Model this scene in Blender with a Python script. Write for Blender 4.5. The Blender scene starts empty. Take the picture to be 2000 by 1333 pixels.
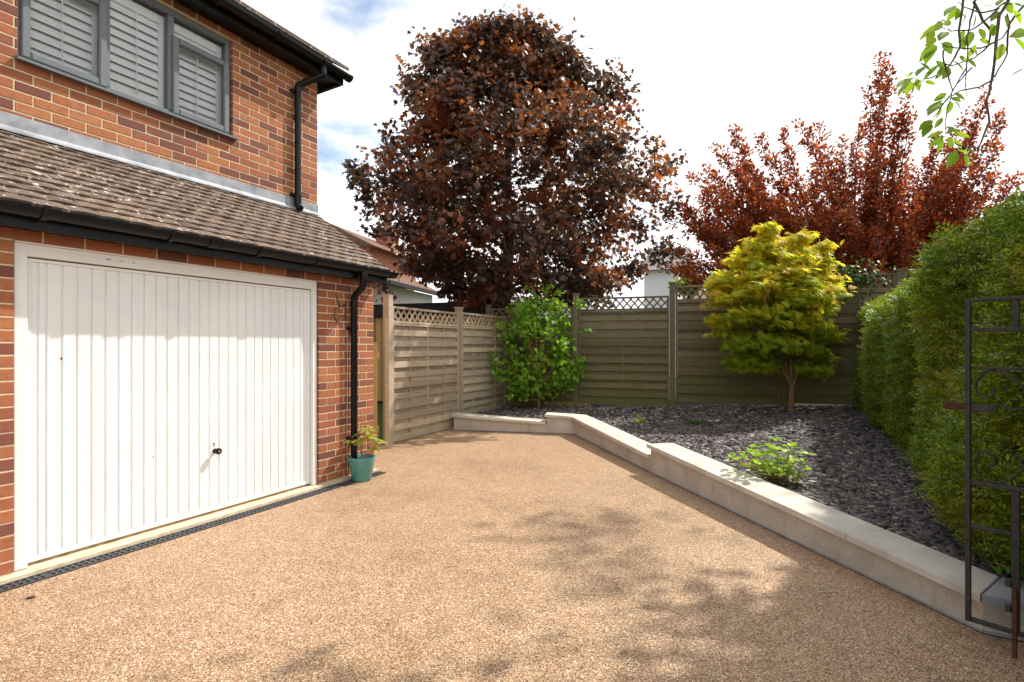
import bpy, math, random
import numpy as np
from mathutils import Vector, Matrix, Quaternion
from math import radians as R, sin, cos, pi, sqrt, atan2

random.seed(7); rng = np.random.default_rng(11)
SC = bpy.context.scene; COL = SC.collection

# ------------------------------------------------------------------ camera
F, H0, HZ = 1080.0, 1.36, 676.0           # focal length in 2000-px units, eye height, horizon row
cam = bpy.data.cameras.new('camera'); camo = bpy.data.objects.new('camera', cam); COL.objects.link(camo)
camo.location = (0, 0, H0); camo.rotation_euler = (R(90), 0, 0)
cam.sensor_width = 36; cam.lens = F/2000*36; cam.shift_y = (HZ-666.5)/2000
cam.clip_start = .05; cam.clip_end = 2000
SC.camera = camo
# ------------------------------------------------------------------ sky, sun, exposure
AZ, EL = 33.0, 48.0
S = Vector((cos(R(EL))*cos(R(AZ)), cos(R(EL))*sin(R(AZ)), sin(R(EL))))
w = bpy.data.worlds.new('World'); SC.world = w; w.use_nodes = True
nt = w.node_tree; N = nt.nodes; L = nt.links
bg = N['Background']; bg.inputs['Strength'].default_value = .12
sky = N.new('ShaderNodeTexSky'); sky.sky_type = 'NISHITA'; sky.sun_disc = False
sky.sun_elevation = R(EL); sky.sun_rotation = atan2(S.x, S.y); sky.air_density = 1.0; sky.dust_density = .6
tc = N.new('ShaderNodeTexCoord'); mp = N.new('ShaderNodeMapping')
mp.inputs['Scale'].default_value = (1, 1, 2.2); mp.inputs['Location'].default_value = (9.2, 3.3, .1)
L.new(tc.outputs['Generated'], mp.inputs['Vector'])
n1 = N.new('ShaderNodeTexNoise'); n1.inputs['Scale'].default_value = 2.3; n1.inputs['Detail'].default_value = 9; n1.inputs['Roughness'].default_value = .56
L.new(mp.outputs['Vector'], n1.inputs['Vector'])
sx = N.new('ShaderNodeSeparateXYZ'); L.new(tc.outputs['Generated'], sx.inputs[0])
ma = N.new('ShaderNodeMath'); ma.operation = 'MULTIPLY_ADD'; ma.inputs[1].default_value = .36
L.new(sx.outputs['X'], ma.inputs[0]); L.new(n1.outputs['Fac'], ma.inputs[2])
cr = N.new('ShaderNodeValToRGB'); cr.color_ramp.elements[0].position = .22; cr.color_ramp.elements[1].position = .41
cr.color_ramp.interpolation = 'EASE'
L.new(ma.outputs[0], cr.inputs[0])
n2 = N.new('ShaderNodeTexNoise'); n2.inputs['Scale'].default_value = 3.1; n2.inputs['Detail'].default_value = 6
L.new(mp.outputs['Vector'], n2.inputs['Vector'])
cc = N.new('ShaderNodeValToRGB'); cc.color_ramp.elements[0].position = .3; cc.color_ramp.elements[1].position = .62
cc.color_ramp.elements[0].color = (6.3, 6.4, 6.6, 1); cc.color_ramp.elements[1].color = (8.8, 8.8, 8.8, 1)
L.new(n2.outputs['Fac'], cc.inputs[0])
mx = N.new('ShaderNodeMix'); mx.data_type = 'RGBA'
L.new(cr.outputs['Color'], mx.inputs['Factor']); L.new(sky.outputs[0], mx.inputs['A']); L.new(cc.outputs['Color'], mx.inputs['B'])
L.new(mx.outputs['Result'], bg.inputs['Color'])
sun = bpy.data.lights.new('sun', 'SUN'); sun.energy = 3.7; sun.angle = R(.8); sun.color = (1, .96, .89)
suno = bpy.data.objects.new('sun', sun); COL.objects.link(suno); suno.rotation_euler = S.to_track_quat('Z', 'Y').to_euler()
suno.location = S*30
SC.view_settings.view_transform = 'Standard'; SC.view_settings.look = 'None'
SC.view_settings.exposure = 0.68; SC.view_settings.gamma = 1
SC.cycles.max_bounces = 7; SC.cycles.transparent_max_bounces = 8

# ------------------------------------------------------------------ helpers
def at(px, py, d):                          # a point at depth d metres seen at picture position (px, py)
    return Vector(((px-1000)/F*d, d, H0-(py-HZ)/F*d))
def gnd(px, py, z=0):
    return at(px, py, F*(H0-z)/(py-HZ))
def tag(o, label=None, cat=None, group=None, kind=None):
    if label: o['label'] = label
    if cat: o['category'] = cat
    if group: o['group'] = group
    if kind: o['kind'] = kind
    return o
def empty(name, loc=(0, 0, 0), rz=0, parent=None):
    o = bpy.data.objects.new(name, None); COL.objects.link(o); o.location = loc; o.rotation_euler = (0, 0, rz)
    o.empty_display_size = .1
    if parent: o.parent = parent
    return o
def link(name, me, parent=None, loc=None, rot=None, scale=None, mtx=None):
    o = bpy.data.objects.new(name, me); COL.objects.link(o)
    if parent: o.parent = parent
    if mtx is not None: o.matrix_local = mtx
    else:
        if loc is not None: o.location = loc
        if rot is not None: o.rotation_euler = rot
        if scale is not None: o.scale = scale
    return o
class MB:
    def __init__(s): s.v = []; s.f = []
    def poly(s, pts):
        b = len(s.v); s.v += [tuple(p) for p in pts]; s.f.append(tuple(range(b, b+len(pts)))); return s
    def hexa(s, p):                         # 8 points: bottom ring 0-3 (ccw from above), top ring 4-7
        b = len(s.v); s.v += [tuple(q) for q in p]
        for f in ((3, 2, 1, 0), (4, 5, 6, 7), (0, 1, 5, 4), (1, 2, 6, 5), (2, 3, 7, 6), (3, 0, 4, 7)): s.f.append(tuple(b+i for i in f))
        return s
    def box(s, x0, x1, y0, y1, z0, z1):
        return s.hexa([(x0, y0, z0), (x1, y0, z0), (x1, y1, z0), (x0, y1, z0), (x0, y0, z1), (x1, y0, z1), (x1, y1, z1), (x0, y1, z1)])
    def boxm(s, m, x0, x1, y0, y1, z0, z1):
        p = [(x0, y0, z0), (x1, y0, z0), (x1, y1, z0), (x0, y1, z0), (x0, y0, z1), (x1, y0, z1), (x1, y1, z1), (x0, y1, z1)]
        return s.hexa([m @ Vector(q) for q in p])
    def chbox(s, x0, x1, y0, y1, z0, z1, c): # box whose front (-y) face is chamfered by c
        p = [(x0, y0+c, z0), (x1, y0+c, z0), (x1, y1, z0), (x0, y1, z0), (x0, y0+c, z1), (x1, y0+c, z1), (x1, y1, z1), (x0, y1, z1)]
        b = len(s.v); s.v += p + [(x0+c, y0, z0+c), (x1-c, y0, z0+c), (x1-c, y0, z1-c), (x0+c, y0, z1-c)]
        for f in ((3, 2, 1, 0), (4, 5, 6, 7), (1, 2, 6, 5), (2, 3, 7, 6), (3, 0, 4, 7), (8, 9, 10, 11), (0, 1, 9, 8), (1, 5, 10, 9), (5, 4, 11, 10), (4, 0, 8, 11)):
            s.f.append(tuple(b+i for i in f))
        return s
    def tube(s, pts, rad, seg=8, cap=True, start=0):
        pts = [Vector(p) for p in pts]; n = len(pts)
        rad = rad if hasattr(rad, '__len__') else [rad]*n
        t0 = (pts[1]-pts[0]).normalized(); up = Vector((0, 0, 1)) if abs(t0.z) < .9 else Vector((1, 0, 0))
        a = t0.cross(up).normalized(); b0 = len(s.v)
        for i, p in enumerate(pts):
            t = (pts[min(i+1, n-1)]-pts[max(i-1, 0)])
            t = t.normalized() if t.length > 1e-9 else t0
            a = (a-t*a.dot(t)); a = a.normalized() if a.length > 1e-6 else t.orthogonal().normalized()
            b = t.cross(a)
            for k in range(seg):
                q = 2*pi*(k+start)/seg
                s.v.append(tuple(p+(a*cos(q)+b*sin(q))*rad[i]))
        for i in range(n-1):
            for k in range(seg):
                k2 = (k+1) % seg
                s.f.append((b0+i*seg+k, b0+i*seg+k2, b0+(i+1)*seg+k2, b0+(i+1)*seg+k))
        if cap:
            s.f.append(tuple(b0+k for k in reversed(range(seg)))); s.f.append(tuple(b0+(n-1)*seg+k for k in range(seg)))
        return s
    def lathe(s, prof, c=(0, 0, 0), seg=28):
        b = len(s.v)
        for r, z in prof:
            for k in range(seg):
                q = 2*pi*k/seg; s.v.append((c[0]+r*cos(q), c[1]+r*sin(q), c[2]+z))
        for i in range(len(prof)-1):
            for k in range(seg):
                k2 = (k+1) % seg; s.f.append((b+i*seg+k, b+i*seg+k2, b+(i+1)*seg+k2, b+(i+1)*seg+k))
        return s
    def extrude(s, prof, x0, x1, close=True): # (y,z) profile pushed along x
        b = len(s.v); n = len(prof)
        s.v += [(x0, y, z) for y, z in prof]+[(x1, y, z) for y, z in prof]
        for i in range(n if close else n-1):
            j = (i+1) % n; s.f.append((b+i, b+j, b+n+j, b+n+i))
        if close:
            s.f.append(tuple(b+i for i in reversed(range(n)))); s.f.append(tuple(b+n+i for i in range(n)))
        return s
    def mesh(s, name, mat=None, smooth=False):
        me = bpy.data.meshes.new(name); me.from_pydata(s.v, [], s.f); me.update()
        if mat: me.materials.append(mat)
        if smooth:
            me.shade_smooth()
        return me
    def build(s, name, mat=None, parent=None, smooth=False, **k):
        me = s.mesh(name, mat, smooth)
        o = link(name, me, parent, **k)
        if smooth:
            try:
                me.set_sharp_from_angle(angle=R(40))
            except Exception: pass
        return o
def fast_mesh(name, V, faces, mat):          # V (n,3) array, faces = list of index arrays (m,k)
    me = bpy.data.meshes.new(name); me.vertices.add(len(V)); me.vertices.foreach_set('co', np.asarray(V, np.float32).ravel())
    loops = np.concatenate([f.ravel() for f in faces]).astype(np.int32)
    tot = np.concatenate([np.full(len(f), f.shape[1]) for f in faces]).astype(np.int32)
    st = np.concatenate([[0], np.cumsum(tot)[:-1]]).astype(np.int32)
    me.loops.add(len(loops)); me.loops.foreach_set('vertex_index', loops)
    me.polygons.add(len(tot)); me.polygons.foreach_set('loop_start', st)
    try: me.polygons.foreach_set('loop_total', tot)
    except Exception: pass
    me.update(calc_edges=True); me.validate()
    if mat: me.materials.append(mat)
    return me
def nrm(a): return a/np.maximum(np.linalg.norm(a, axis=-1, keepdims=True), 1e-9)
def scatter(name, mat, P, D, U, size, tv, tf):  # leaves: at P, along D, facing U, template tv (x side, y along, z up)
    D = nrm(D); X = nrm(np.cross(D, U)); Z = np.cross(X, D)
    size = np.asarray(size).reshape(-1, 1, 1)
    tv = np.asarray(tv, float)
    V = P[:, None, :]+size*(tv[None, :, 0:1]*X[:, None, :]+tv[None, :, 1:2]*D[:, None, :]+tv[None, :, 2:3]*Z[:, None, :])
    n, k = len(P), len(tv); off = (np.arange(n)*k)[:, None, None]
    by = {}
    for f in tf: by.setdefault(len(f), []).append(f)
    faces = [(np.asarray(fs)[None]+off).reshape(-1, m) for m, fs in by.items()]
    return fast_mesh(name, V.reshape(-1, 3), faces, mat)
def rdir(n): return nrm(rng.normal(size=(n, 3)))

# leaf templates (stalk at the origin, tip at y = 1)
T_OVAL = ([(0, 0, 0), (.26, .3, .06), (.24, .62, .05), (0, 1, -.06), (-.24, .62, .05), (-.26, .3, .06), (0, .5, 0)],
          [(0, 1, 6), (1, 2, 6), (2, 3, 6), (3, 4, 6), (4, 5, 6), (5, 0, 6)])
T_RHOMB = ([(0, 0, 0), (.25, .48, .06), (0, 1, 0), (-.25, .48, .06)], [(0, 1, 2), (0, 2, 3)])
T_ROUND = ([(0, 0, 0), (.36, .18, .05), (.46, .5, .06), (.26, .85, .02), (0, 1, -.05), (-.26, .85, .02), (-.46, .5, .06), (-.36, .18, .05), (0, .5, 0)],
           [(i, (i+1) % 8, 8) for i in range(8)])
_m = [(0, 0), (.2, -.08), (.34, -.02), (.30, .12), (.58, .22), (.42, .32), (.56, .62), (.30, .52), (.14, .62), (.16, .78), (0, 1)]
_mp = _m+[(-x, y) for x, y in reversed(_m[1:-1])]
T_MAPLE = ([(x, y, .10*abs(x)-.10*y*y) for x, y in _mp]+[(0, .3, .03)], [(i, (i+1) % len(_mp), len(_mp)) for i in range(len(_mp))])
def _acer():
    v = [(0, 0, 0)]; f = []
    for a, l in ((-100, .55), (-62, .8), (-28, .95), (0, 1), (28, .95), (62, .8), (100, .55)):
        c, s_ = cos(R(a)), sin(R(a)); b = len(v)
        v += [(s_*l*.5+c*.12*l, c*l*.5-s_*.12*l, .02), (s_*l, c*l, -.14*l), (s_*l*.5-c*.12*l, c*l*.5+s_*.12*l, .02)]
        f += [(0, b, b+1, b+2)]
    return v, f
T_ACER = _acer()
def _sprig():                               # short twig of tiny opposite leaves
    v = []; f = []
    for i in range(9):
        y = .1+.11*i; sd = 1 if i % 2 else -1
        if i == 8: sd = 0
        dx, dy = (sd*.30, .16) if sd else (0, .3)
        px, py = (-dy*.42, dx*.42)
        b = len(v)
        z = .05*(i % 3)
        v += [(0, y, 0), (dx*.5+px*.5, y+dy*.5+py*.5, z), (dx, y+dy, z*.5), (dx*.5-px*.5, y+dy*.5-py*.5, z)]
        f.append((b, b+1, b+2, b+3))
    return v, f
T_SPRIG = _sprig()

# ------------------------------------------------------------------ materials
def newmat(name):
    m = bpy.data.materials.new(name); m.use_nodes = True
    return m, m.node_tree.nodes, m.node_tree.links, m.node_tree.nodes['Principled BSDF']
def setp(p, rough=.6, spec=.5, metal=0):
    p.inputs['Roughness'].default_value = rough; p.inputs['Metallic'].default_value = metal
    p.inputs['Specular IOR Level'].default_value = spec
def c4(c): return (c[0], c[1], c[2], 1)
def ramp(N, stops, interp='LINEAR'):
    r = N.new('ShaderNodeValToRGB'); e = r.color_ramp.elements; r.color_ramp.interpolation = interp
    while len(e) < len(stops): e.new(.5)
    for i, (p, c) in enumerate(stops): e[i].position = p; e[i].color = c4(c)
    return r
def noise(N, L, scale, detail=4, rough=.55, coord=None, dim=None):
    n = N.new('ShaderNodeTexNoise'); n.inputs['Scale'].default_value = scale; n.inputs['Detail'].default_value = detail; n.inputs['Roughness'].default_value = rough
    if coord is not None: L.new(coord, n.inputs['Vector'])
    return n
def pos(N): return N.new('ShaderNodeNewGeometry').outputs['Position']
def mixc(N, L, a, b, fac, mode='MIX'):
    m = N.new('ShaderNodeMix'); m.data_type = 'RGBA'; m.blend_type = mode
    for s_, v in (('A', a), ('B', b), ('Factor', fac)):
        if hasattr(v, 'links'): L.new(v, m.inputs[s_])
        elif s_ == 'Factor': m.inputs[s_].default_value = v
        else: m.inputs[s_].default_value = c4(v)
    return m.outputs['Result']
def mathn(N, L, op, a, b=None, c=None, clamp=False):
    m = N.new('ShaderNodeMath'); m.operation = op; m.use_clamp = clamp
    for i, v in enumerate((a, b, c)):
        if v is None: continue
        if hasattr(v, 'links'): L.new(v, m.inputs[i])
        else: m.inputs[i].default_value = v
    return m.outputs[0]
def bump(N, L, p, h, strength=.3, dist=.01):
    b = N.new('ShaderNodeBump'); b.inputs['Strength'].default_value = strength; b.inputs['Distance'].default_value = dist
    L.new(h, b.inputs['Height']); L.new(b.outputs[0], p.inputs['Normal'])
def mottled(name, c1, c2, scale=6, rough=.6, spec=.4, bscale=0, bstr=.2, bdist=.004, metal=0, detail=5, lo=.3, hi=.7):
    m, N, L, p = newmat(name); setp(p, rough, spec, metal)
    n = noise(N, L, scale, detail, .6, pos(N)); r = ramp(N, [(lo, c1), (hi, c2)]); L.new(n.outputs['Fac'], r.inputs[0]); L.new(r.outputs[0], p.inputs['Base Color'])
    if bscale: bump(N, L, p, noise(N, L, bscale, 4, .6, pos(N)).outputs['Fac'], bstr, bdist)
    return m
def rnd_value(N, L):                        # a random number per object and per loose piece
    oi = N.new('ShaderNodeObjectInfo'); g = N.new('ShaderNodeNewGeometry')
    return mathn(N, L, 'FRACT', mathn(N, L, 'ADD', mathn(N, L, 'MULTIPLY', oi.outputs['Random'], 7.31), mathn(N, L, 'MULTIPLY', g.outputs['Random Per Island'], 3.7)))
def brick_mat():
    m, N, L, p = newmat('facing_brick'); setp(p, .85, .25)
    r = ramp(N, [(0, (.17, .068, .052)), (.14, (.23, .085, .056)), (.28, (.36, .13, .062)), (.42, (.42, .16, .07)), (.56, (.35, .12, .062)), (.68, (.45, .185, .078)), (.80, (.28, .095, .06)), (.90, (.41, .15, .066))])
    L.new(rnd_value(N, L), r.inputs[0])
    n = noise(N, L, 30, 5, .65, pos(N)); n3 = noise(N, L, 260, 2, .6, pos(N))
    c = mixc(N, L, r.outputs[0], (.22, .075, .05), mathn(N, L, 'MULTIPLY', mathn(N, L, 'SUBTRACT', n.outputs['Fac'], .48, clamp=True), 2.2, clamp=True))
    sp = ramp(N, [(.3, (.62, .6, .6)), (.55, (1, 1, 1)), (.75, (1.25, 1.2, 1.15))]); L.new(n3.outputs['Fac'], sp.inputs[0])
    c = mixc(N, L, c, sp.outputs[0], .8, 'MULTIPLY')
    eff = noise(N, L, 5, 4, .7, pos(N)); ew = ramp(N, [(.62, (0, 0, 0)), (.8, (.35, .35, .35))]); L.new(eff.outputs['Fac'], ew.inputs[0])
    c = mixc(N, L, c, (.55, .42, .34), ew.outputs[0])
    L.new(c, p.inputs['Base Color']); bump(N, L, p, n3.outputs['Fac'], .5, .004)
    return m
def tile_mat():
    m, N, L, p = newmat('clay_roof_tile'); setp(p, .9, .2)
    r = ramp(N, [(0, (.115, .083, .066)), (.3, (.155, .112, .086)), (.6, (.19, .138, .104)), (.85, (.135, .10, .082)), (1, (.21, .15, .11))]); L.new(rnd_value(N, L), r.inputs[0])
    n = noise(N, L, 22, 6, .7, pos(N)); d = ramp(N, [(.3, (.6, .58, .56)), (.6, (1.1, 1.08, 1.05))]); L.new(n.outputs['Fac'], d.inputs[0])
    c = mixc(N, L, r.outputs[0], d.outputs[0], 1, 'MULTIPLY')
    l1 = noise(N, L, 27, 3, .6, pos(N)); l2 = noise(N, L, 2.2, 2, .5, pos(N))
    lm = ramp(N, [(.648, (0, 0, 0)), (.715, (.75, .75, .75))]); L.new(mathn(N, L, 'MULTIPLY_ADD', l2.outputs['Fac'], .16, mathn(N, L, 'MULTIPLY_ADD', l1.outputs['Fac'], 1, -.04)), lm.inputs[0])
    c = mixc(N, L, c, (.62, .58, .52), lm.outputs[0])
    L.new(c, p.inputs['Base Color']); bump(N, L, p, noise(N, L, 120, 4, .7, pos(N)).outputs['Fac'], .5, .004)
    return m
def wood_mat(name, c1, c2, green, gmax):     # weathered softwood, algae low down
    m, N, L, p = newmat(name); setp(p, .85, .2)
    tcn = N.new('ShaderNodeTexCoord'); mpn = N.new('ShaderNodeMapping'); L.new(tcn.outputs['Object'], mpn.inputs['Vector'])
    mpn.inputs['Scale'].default_value = (1.1, 30, 30)
    g = noise(N, L, 4, 6, .65, mpn.outputs[0]); r = ramp(N, [(.3, c1), (.7, c2)]); L.new(g.outputs['Fac'], r.inputs[0])
    v = ramp(N, [(0, (.66, .645, .63)), (.5, (.98, .97, .96)), (1, (1.24, 1.2, 1.14))]); L.new(rnd_value(N, L), v.inputs[0])
    c = mixc(N, L, r.outputs[0], v.outputs[0], 1, 'MULTIPLY')
    z = N.new('ShaderNodeSeparateXYZ'); L.new(pos(N), z.inputs[0])
    gn = noise(N, L, 2.6, 5, .65, pos(N))
    k = mathn(N, L, 'SUBTRACT', mathn(N, L, 'MULTIPLY_ADD', gn.outputs['Fac'], 1.6, gmax), mathn(N, L, 'MULTIPLY', z.outputs['Z'], .42), clamp=True)
    c = mixc(N, L, c, green, mathn(N, L, 'MULTIPLY', k, .8, clamp=True))
    kn = N.new('ShaderNodeTexVoronoi'); kn.inputs['Scale'].default_value = 3.2; L.new(pos(N), kn.inputs['Vector'])
    kr = ramp(N, [(.03, (.45, .4, .36)), (.06, (1, 1, 1))]); L.new(kn.outputs['Distance'], kr.inputs[0])
    c = mixc(N, L, c, kr.outputs[0], .9, 'MULTIPLY')
    L.new(c, p.inputs['Base Color']); bump(N, L, p, g.outputs['Fac'], .35, .003)
    return m
def leaf_mat(name, stops, trans=.45, rough=.45, tcol=1.5, spec=.4, patch=None):
    m, N, L, p = newmat(name); setp(p, rough, spec)
    r = ramp(N, stops); rv = rnd_value(N, L); L.new(rv, r.inputs[0])
    c = r.outputs[0]
    if patch:                               # broad patches of another leaf colour through the crown
        pn = noise(N, L, patch[1], 3, .6, pos(N)); pr = ramp(N, [(patch[2], (0, 0, 0)), (patch[2]+.1, (1, 1, 1))]); L.new(pn.outputs['Fac'], pr.inputs[0])
        c = mixc(N, L, c, patch[0], mathn(N, L, 'MULTIPLY', pr.outputs[0], .75))
    L.new(c, p.inputs['Base Color'])
    t = N.new('ShaderNodeBsdfTranslucent'); tcx = mixc(N, L, c, (tcol, tcol*.98, tcol*.7), 1, 'MULTIPLY'); L.new(tcx, t.inputs['Color'])
    s = N.new('ShaderNodeMixShader'); s.inputs[0].default_value = trans
    L.new(p.outputs[0], s.inputs[1]); L.new(t.outputs[0], s.inputs[2]); L.new(s.outputs[0], N['Material Output'].inputs['Surface'])
    return m
def resin_mat():
    m, N, L, p = newmat('resin_bound_gravel'); setp(p, .62, .35)
    vo = N.new('ShaderNodeTexVoronoi'); vo.inputs['Scale'].default_value = 172; L.new(pos(N), vo.inputs['Vector'])
    sp = N.new('ShaderNodeSeparateColor'); L.new(vo.outputs['Color'], sp.inputs[0])
    r = ramp(N, [(0, (.11, .062, .038)), (.12, (.24, .138, .08)), (.35, (.42, .252, .137)), (.55, (.495, .318, .18)), (.72, (.425, .276, .178)), (.86, (.60, .435, .27)), (1, (.80, .68, .52))])
    L.new(sp.outputs[0], r.inputs[0])
    e = ramp(N, [(.35, (1, 1, 1)), (.75, (.5, .45, .42))]); L.new(vo.outputs['Distance'], e.inputs[0]); e.color_ramp.elements[1].color = (.5, .45, .40, 1)
    e.color_ramp.elements[0].position = .38; e.color_ramp.elements[1].position = .8
    c = mixc(N, L, r.outputs[0], e.outputs[0], 1, 'MULTIPLY')
    big = noise(N, L, .9, 5, .6, pos(N)); b = ramp(N, [(.28, (.70, .66, .61)), (.46, (.97, .96, .95)), (.75, (1.06, 1.06, 1.06))]); L.new(big.outputs['Fac'], b.inputs[0])
    c = mixc(N, L, c, b.outputs[0], 1, 'MULTIPLY')
    sm = noise(N, L, 6, 5, .7, pos(N)); sb = ramp(N, [(.3, (.84, .82, .80)), (.55, (1, 1, 1)), (.8, (1.05, 1.04, 1.02))]); L.new(sm.outputs['Fac'], sb.inputs[0])
    c = mixc(N, L, c, sb.outputs[0], 1, 'MULTIPLY')
    L.new(c, p.inputs['Base Color'])
    bump(N, L, p, mathn(N, L, 'SUBTRACT', 1, vo.outputs['Distance']), .35, .003)
    return m
M = {}
M['brick'] = brick_mat(); M['tile'] = tile_mat()
M['mortar'] = mottled('lime_mortar', (.58, .47, .30), (.74, .61, .42), 40, .95, .1, 150, .4)
M['lead'] = mottled('lead_sheet', (.17, .185, .21), (.36, .37, .39), 7, .55, .4, 30, .15, .003, .1)
def door_mat():
    m, N, L, p = newmat('white_door_paint'); setp(p, .32, .5)
    n = noise(N, L, 2.2, 6, .6, pos(N)); r = ramp(N, [(.3, (.76, .765, .76)), (.6, (.83, .83, .825))]); L.new(n.outputs['Fac'], r.inputs[0])
    z = N.new('ShaderNodeSeparateXYZ'); L.new(pos(N), z.inputs[0]); d = noise(N, L, 14, 5, .7, pos(N))
    k = mathn(N, L, 'SUBTRACT', mathn(N, L, 'MULTIPLY', d.outputs['Fac'], .55), mathn(N, L, 'MULTIPLY', z.outputs['Z'], 1.6), clamp=True)
    L.new(mixc(N, L, r.outputs[0], (.50, .42, .32), k), p.inputs['Base Color'])
    bump(N, L, p, noise(N, L, 1.7, 2, .5, pos(N)).outputs['Fac'], .12, .02)
    return m
M['white'] = door_mat()
M['whiteframe'] = mottled('cream_frame_paint', (.76, .75, .72), (.82, .81, .79), 5, .45, .4)
M['black'] = mottled('black_gutter_plastic', (.005, .005, .0055), (.010, .010, .011), 8, .34, .22)
M['grey'] = mottled('grey_window_frame', (.115, .126, .138), (.135, .146, .158), 4, .38, .5)
M['shutter'] = mottled('white_shutter', (.88, .885, .885), (.91, .91, .91), 4, .4, .5)
M['dark'] = mottled('dark_void', (.012, .011, .010), (.02, .018, .016), 4, .9, .1)
M['conc'] = mottled('cream_concrete', (.42, .34, .23), (.66, .57, .42), 14, .9, .2, 60, .4)
M['drain'] = mottled('drain_plastic', (.045, .046, .05), (.075, .076, .08), 20, .6, .35)
M['iron'] = mottled('wrought_iron', (.016, .015, .015), (.05, .043, .04), 26, .55, .45, 90, .3, .002)
M['rust'] = mottled('rusty_iron', (.045, .024, .016), (.15, .06, .026), 40, .85, .2, 120, .4, .002)
M['chrome'] = mottled('steel', (.5, .5, .5), (.6, .6, .6), 9, .25, .5, metal=1)
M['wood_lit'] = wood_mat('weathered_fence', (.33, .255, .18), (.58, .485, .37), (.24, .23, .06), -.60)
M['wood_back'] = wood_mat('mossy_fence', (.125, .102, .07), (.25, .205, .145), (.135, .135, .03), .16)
M['wood_new'] = wood_mat('yellow_timber', (.36, .23, .09), (.56, .41, .19), (.22, .21, .06), -.75)
def render_mat():
    m, N, L, p = newmat('cream_render'); setp(p, .9, .2)
    n = noise(N, L, 3.2, 6, .65, pos(N)); r = ramp(N, [(.3, (.44, .385, .31)), (.7, (.62, .56, .465))]); L.new(n.outputs['Fac'], r.inputs[0])
    mp_ = N.new('ShaderNodeMapping'); mp_.inputs['Scale'].default_value = (3.2, 3.2, .9); L.new(pos(N), mp_.inputs['Vector'])
    st = noise(N, L, 1.6, 5, .7, mp_.outputs[0]); sr = ramp(N, [(.28, (.66, .60, .50)), (.48, (1, 1, 1)), (.75, (1.04, 1.03, 1.02))]); L.new(st.outputs['Fac'], sr.inputs[0])
    c = mixc(N, L, r.outputs[0], sr.outputs[0], .6, 'MULTIPLY')
    fn = noise(N, L, 130, 3, .6, pos(N)); fr_ = ramp(N, [(.3, (.72, .70, .68)), (.6, (1.06, 1.06, 1.06))]); L.new(fn.outputs['Fac'], fr_.inputs[0])
    c = mixc(N, L, c, fr_.outputs[0], .8, 'MULTIPLY')
    L.new(c, p.inputs['Base Color']); bump(N, L, p, fn.outputs['Fac'], .9, .008)
    return m
M['render'] = render_mat()
M['coping'] = mottled('sandstone_coping', (.40, .365, .30), (.62, .57, .48), 3.3, .8, .25, 40, .2, .002, detail=9, lo=.25, hi=.65)
M['coping_grey'] = mottled('grey_coping', (.27, .275, .28), (.37, .37, .37), 5, .8, .25, 40, .15, .002)
M['trim'] = mottled('grey_trim', (.20, .20, .20), (.32, .32, .31), 12, .5, .5)
M['resin'] = resin_mat()
M['soil'] = mottled('dark_soil', (.018, .015, .014), (.045, .038, .034), 20, .95, .1, 60, .6, .01)
M['grass'] = mottled('rough_grass', (.035, .06, .018), (.09, .11, .04), 2, .95, .1)
M['teal'] = mottled('teal_glaze', (.07, .245, .225), (.10, .31, .28), 9, .18, .6)
M['bark'] = mottled('grey_brown_bark', (.055, .042, .032), (.16, .125, .095), 16, .9, .2, 40, .8, .01)
M['bark_acer'] = mottled('acer_bark', (.14, .085, .04), (.30, .19, .09), 14, .7, .3, 40, .4, .004)
M['bark_dark'] = mottled('dark_bark', (.03, .022, .02), (.085, .062, .052), 18, .85, .2, 50, .6, .006)
M['twig'] = mottled('pale_twig', (.14, .10, .07), (.26, .2, .15), 20, .8, .2)
def slate_mat():
    m, N, L, p = newmat('plum_slate'); setp(p, .6, .35)
    r = ramp(N, [(0, (.038, .031, .031)), (.35, (.092, .075, .073)), (.7, (.155, .128, .122)), (.93, (.23, .195, .18)), (1, (.44, .39, .35))]); L.new(rnd_value(N, L), r.inputs[0])
    n = noise(N, L, 45, 4, .6, pos(N)); d = ramp(N, [(.3, (.75, .74, .74)), (.7, (1.2, 1.17, 1.13))]); L.new(n.outputs['Fac'], d.inputs[0])
    L.new(mixc(N, L, r.outputs[0], d.outputs[0], 1, 'MULTIPLY'), p.inputs['Base Color']); bump(N, L, p, n.outputs['Fac'], .3, .003)
    return m
M['slate'] = slate_mat()
M['maple'] = leaf_mat('purple_maple_leaf', [(0, (.020, .012, .011)), (.35, (.038, .019, .013)), (.65, (.066, .028, .015)), (.88, (.12, .040, .015)), (1, (.075, .055, .026))], .38, .36, 2.6, .5, ((.27, .078, .020), .95, .50))
M['plum'] = leaf_mat('red_plum_leaf', [(0, (.09, .018, .013)), (.35, (.20, .035, .016)), (.7, (.34, .070, .021)), (.92, (.46, .15, .022)), (1, (.13, .065, .03))], .45, .4, 1.9, .4)
M['acer'] = leaf_mat('golden_acer_leaf_lit', [(0, (.38, .43, .03)), (.4, (.52, .52, .035)), (.75, (.66, .57, .045)), (1, (.68, .42, .06))], .62, .5, 1.5, .3)  # sunlit top of the crown, light put into the leaf colour
M['acer_shaded'] = leaf_mat('green_acer_leaf_shaded', [(0, (.24, .37, .025)), (.5, (.36, .46, .03)), (1, (.50, .50, .04))], .62, .5, 1.5, .3)  # same leaf lower down, its shade put into the colour
M['bush'] = leaf_mat('bright_green_leaf', [(0, (.10, .23, .016)), (.4, (.17, .34, .022)), (.8, (.27, .44, .03)), (1, (.38, .50, .06))], .55, .38, 1.5, .5)
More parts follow.
